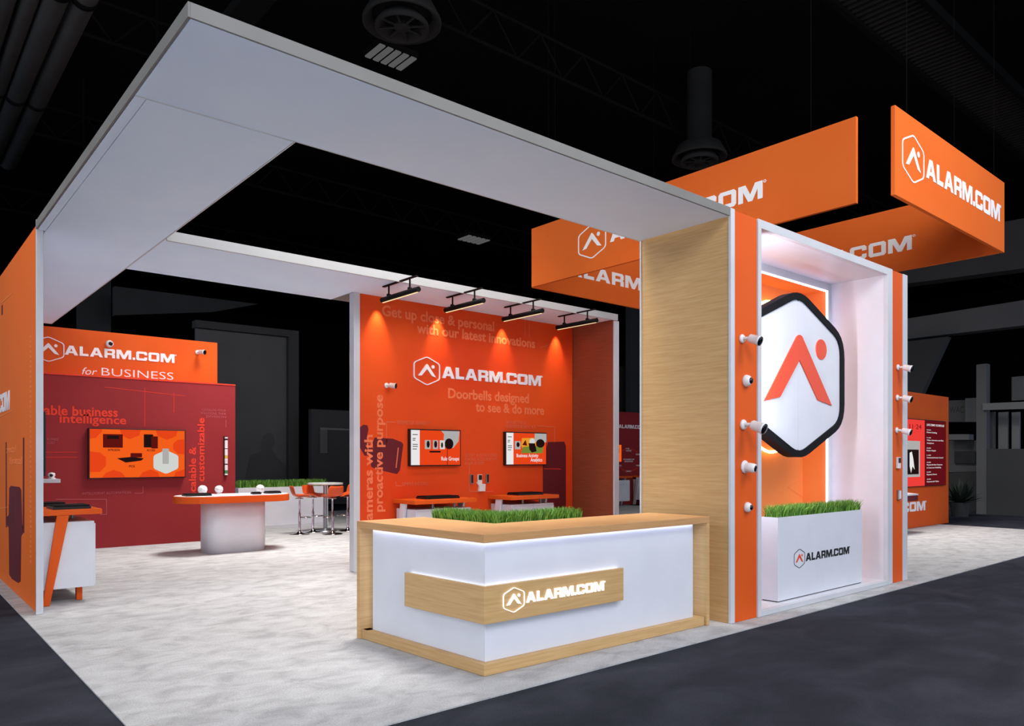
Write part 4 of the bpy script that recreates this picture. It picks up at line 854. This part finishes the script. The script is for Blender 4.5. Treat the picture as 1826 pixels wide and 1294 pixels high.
# ------------------------------------------------------------------ things on the hall ceiling
def pipe(px, py, r, z, lab, y0=2, y1=27):
    q = gz(px, py, z); x = q[0]; e = empty('ceiling_duct', (x, 12, z), lab, 'duct', 'round ducts under the hall ceiling')
    MB().cyl((x,y0,z),(x,y1,z),r,n=24,cap=True).build('duct_pipe', M_PIPE, e, smooth=True)
    for k in range(int((y1-y0)/4.2)):
        yy = y0+2+k*4.2+.0; MB().lathe([(r,-.06),(r*1.1,-.06),(r*1.1,.06),(r,.06)], (x,yy,z), (0,1,0)).build('coupling', M_STEELBLK, e, smooth=True)
for px, r, lab in ((148,.17,'rightmost of the round ducts under the hall ceiling at the upper left'),(96,.17,'second from right of the round ducts at the upper left'),(51,.12,'slim round duct, third from right at the upper left'),(10,.12,'slim round duct, fourth from right at the upper left'),(-60,.17,'leftmost round duct at the upper left edge')):
    pipe(px, 0, r, 8.4, lab, 2, 20.5)
x_, y_ = gz(120, 215, 7.6)
tm = MB().box(x_+1.0,x_+1.35,6,24,7.55,7.7)
for yy in (8,14,20): tm.box(x_+1.16,x_+1.19,yy,yy+.03,7.7,10.598)
thing('cable_tray', tm, M_STEELBLK, 'dark straight cable tray running beside the round ducts at the upper left', 'cable tray')
def vent(px, py, z, s, lab):
    x, y = gz(px, py, z); e = empty('ceiling_vent', (x,y,z), lab, 'vent', 'round ceiling vents')
    MB().lathe([(.5*s,.12),(.62*s,.0),(.66*s,.0),(.66*s,.05),(.52*s,.3),(.3*s,.4),(.3*s,10.6-z)], (x,y,z), n=40).build('outer_ring', M_VENT, e, smooth=True)
    MB().lathe([(.30*s,.02),(.42*s,-.1),(.45*s,-.1),(.45*s,-.03),(.34*s,.12)], (x,y,z), n=40).build('inner_ring', M_VENT, e, smooth=True)
    mb = MB()
    for k in range(4):
        a = k*math.pi/4; d = Vector((math.cos(a),math.sin(a),0))*.4*s; o = Vector((x,y,z-.06)); mb.tube([o-d,o+d], .02*s, 6)
    mb.lathe([(0,-.08),(.14*s,-.07),(.14*s,-.02),(0,-.02)], (x,y,z)).build('spokes', M_VENT, e)
vent(717, 42, 8.6, .95, 'round dark ceiling vent with spokes at the top centre, above the front beam'); vent(1247, 283, 8.6, .95, 'round dark ceiling vent seen above the left hanging banner')
def bay(px, py, z, s, lab):
    x, y = gz(px, py, z); e = empty('high_bay_light', (x,y,z), lab, 'ceiling light', 'high bay lights')
    MB().box(x-.42*s,x+.42*s,y-.3*s,y+.3*s,z+.06,z+.16).build('housing', M_STEELBLK, e)
    for k in range(5): xx = x+(-.34+.17*k)*s; MB().box(xx-.06*s,xx+.06*s,y-.28*s,y+.28*s,z+.03,z+.06).build('tube_lamp', E_BAY, e, .01)
    MB().cyl((x,y,z+.16),(x,y,10.6),.01,n=6).build('hanger', M_STEELBLK, e)
bay(697, 107, 8.8, .95, 'dim rectangular high bay light below the top centre vent'); bay(845, 430, 8.8, 1.1, 'small dim high bay light in the dark ceiling, right of centre')
def truss(x0, x1, y0, y1, z, lab, h=.7):
    e = empty('roof_truss', ((x0+x1)/2,(y0+y1)/2,z), lab, 'truss', 'black roof trusses'); a = Vector((x0,y0,z)); b = Vector((x1,y1,z)); L = (b-a).length; n = max(2,int(L/1.2)); up = Vector((0,0,h))
    MB().tube([a,b],.04,6).tube([a+up,b+up],.04,6).build('chords', M_STEELBLK, e)
    mb = MB()
    for k in range(n):
        p = a.lerp(b,k/n); q = a.lerp(b,(k+.5)/n)+up; r = a.lerp(b,(k+1)/n); mb.tube([p,q],.022,5).tube([q,r],.022,5)
    mb.build('web_bars', M_STEELBLK, e)
for k, (yy, w) in enumerate(((11,'nearest'),(15.5,'second'),(21,'third'),(28,'farthest'))): truss(1, 40, yy, yy, 9.4, w+' black roof truss running left to right under the hall ceiling')
x_, y_ = gz(1700, 120, 9.3); e = empty('ribbed_grille', (18, 5.6, 9.3), 'long ribbed metal ceiling strip at the upper right', 'grille')
mb = MB()
for k in range(90): mb.box(11+k*.16, 11.06+k*.16, 5.1, 6.0, 9.28, 9.34)
mb.build('ribs', M_VENT, e); MB().box(10.9,25.6,5.0,5.1,9.22,9.4).box(10.9,25.6,6.0,6.1,9.22,9.4).build('side_rails', M_STEELBLK, e)
# ------------------------------------------------------------------ light
w = bpy.data.worlds.new('world'); S.world = w; w.use_nodes = True; bg = w.node_tree.nodes['Background']; bg.inputs[0].default_value = (.64,.77,1,1); bg.inputs[1].default_value = 1.0
def area(name, loc, tgt, size, power, col=(1,1,1), sy=None, spread=None):
    l = bpy.data.lights.new(name,'AREA'); l.energy = power; l.color = col; l.size = size
    if sy: l.shape = 'RECTANGLE'; l.size_y = sy
    if spread: l.spread = spread
    o = bpy.data.objects.new(name, l); COL.objects.link(o); o.location = loc
    o.rotation_euler = (Vector(tgt)-Vector(loc)).to_track_quat('-Z','Y').to_euler(); return o
area('hall_light_front', (1.0,-3.5,8.2), (5,6,1.5), 4.0, 470, (.95,.96,1))
area('added_soffit_fill', (-1.6,-1.2,1.0), (3.6,6.5,4.1), 1.6, 150, (.80,.89,1))  # added fill behind the camera to brighten the overhead beams, no real fixture
area('hall_light_right', (8.5,-1.0,8.5), (9,5,2.5), 3.5, 380, (1,.97,.94))
area('hall_light_over_booth', (5.3,7.0,8.8), (5.3,7,0), 2.5, 250, (1,.98,.96), spread=1.5)
area('hall_light_over_back', (6.6,12.4,8.8), (6.2,12.8,0), 2.5, 380, (1,.98,.96), spread=1.6)
area('hall_light_left', (-4.5,8.5,6.5), (1.3,10.5,2), 3.0, 260, (1,.97,.94))
area('hall_light_far_right', (15.5,8,8.8), (18,7,0), 2.5, 420, (1,.98,.96), spread=1.9)
area('added_niche_fill', (7.12,4.42,2.6), (10.1,4.7,2.6), .12, 42, (.84,.87,1), sy=2.4)  # added upright light at the hidden niche wall, shines sideways to whiten the lining
for px in (672, 780, 895, 991):
    x = cY(px, YW)
    l = bpy.data.lights.new('bar_spot','SPOT'); l.energy = 52; l.color = (1,.76,.46); l.spot_size = math.radians(54); l.spot_blend = 1.0; l.shadow_soft_size = .02
    o = bpy.data.objects.new('bar_spot', l); COL.objects.link(o); o.location = (x, 9.59, ZB-.06)
    o.rotation_euler = (Vector((x,9.97,2.2))-o.location).to_track_quat('-Z','Y').to_euler()
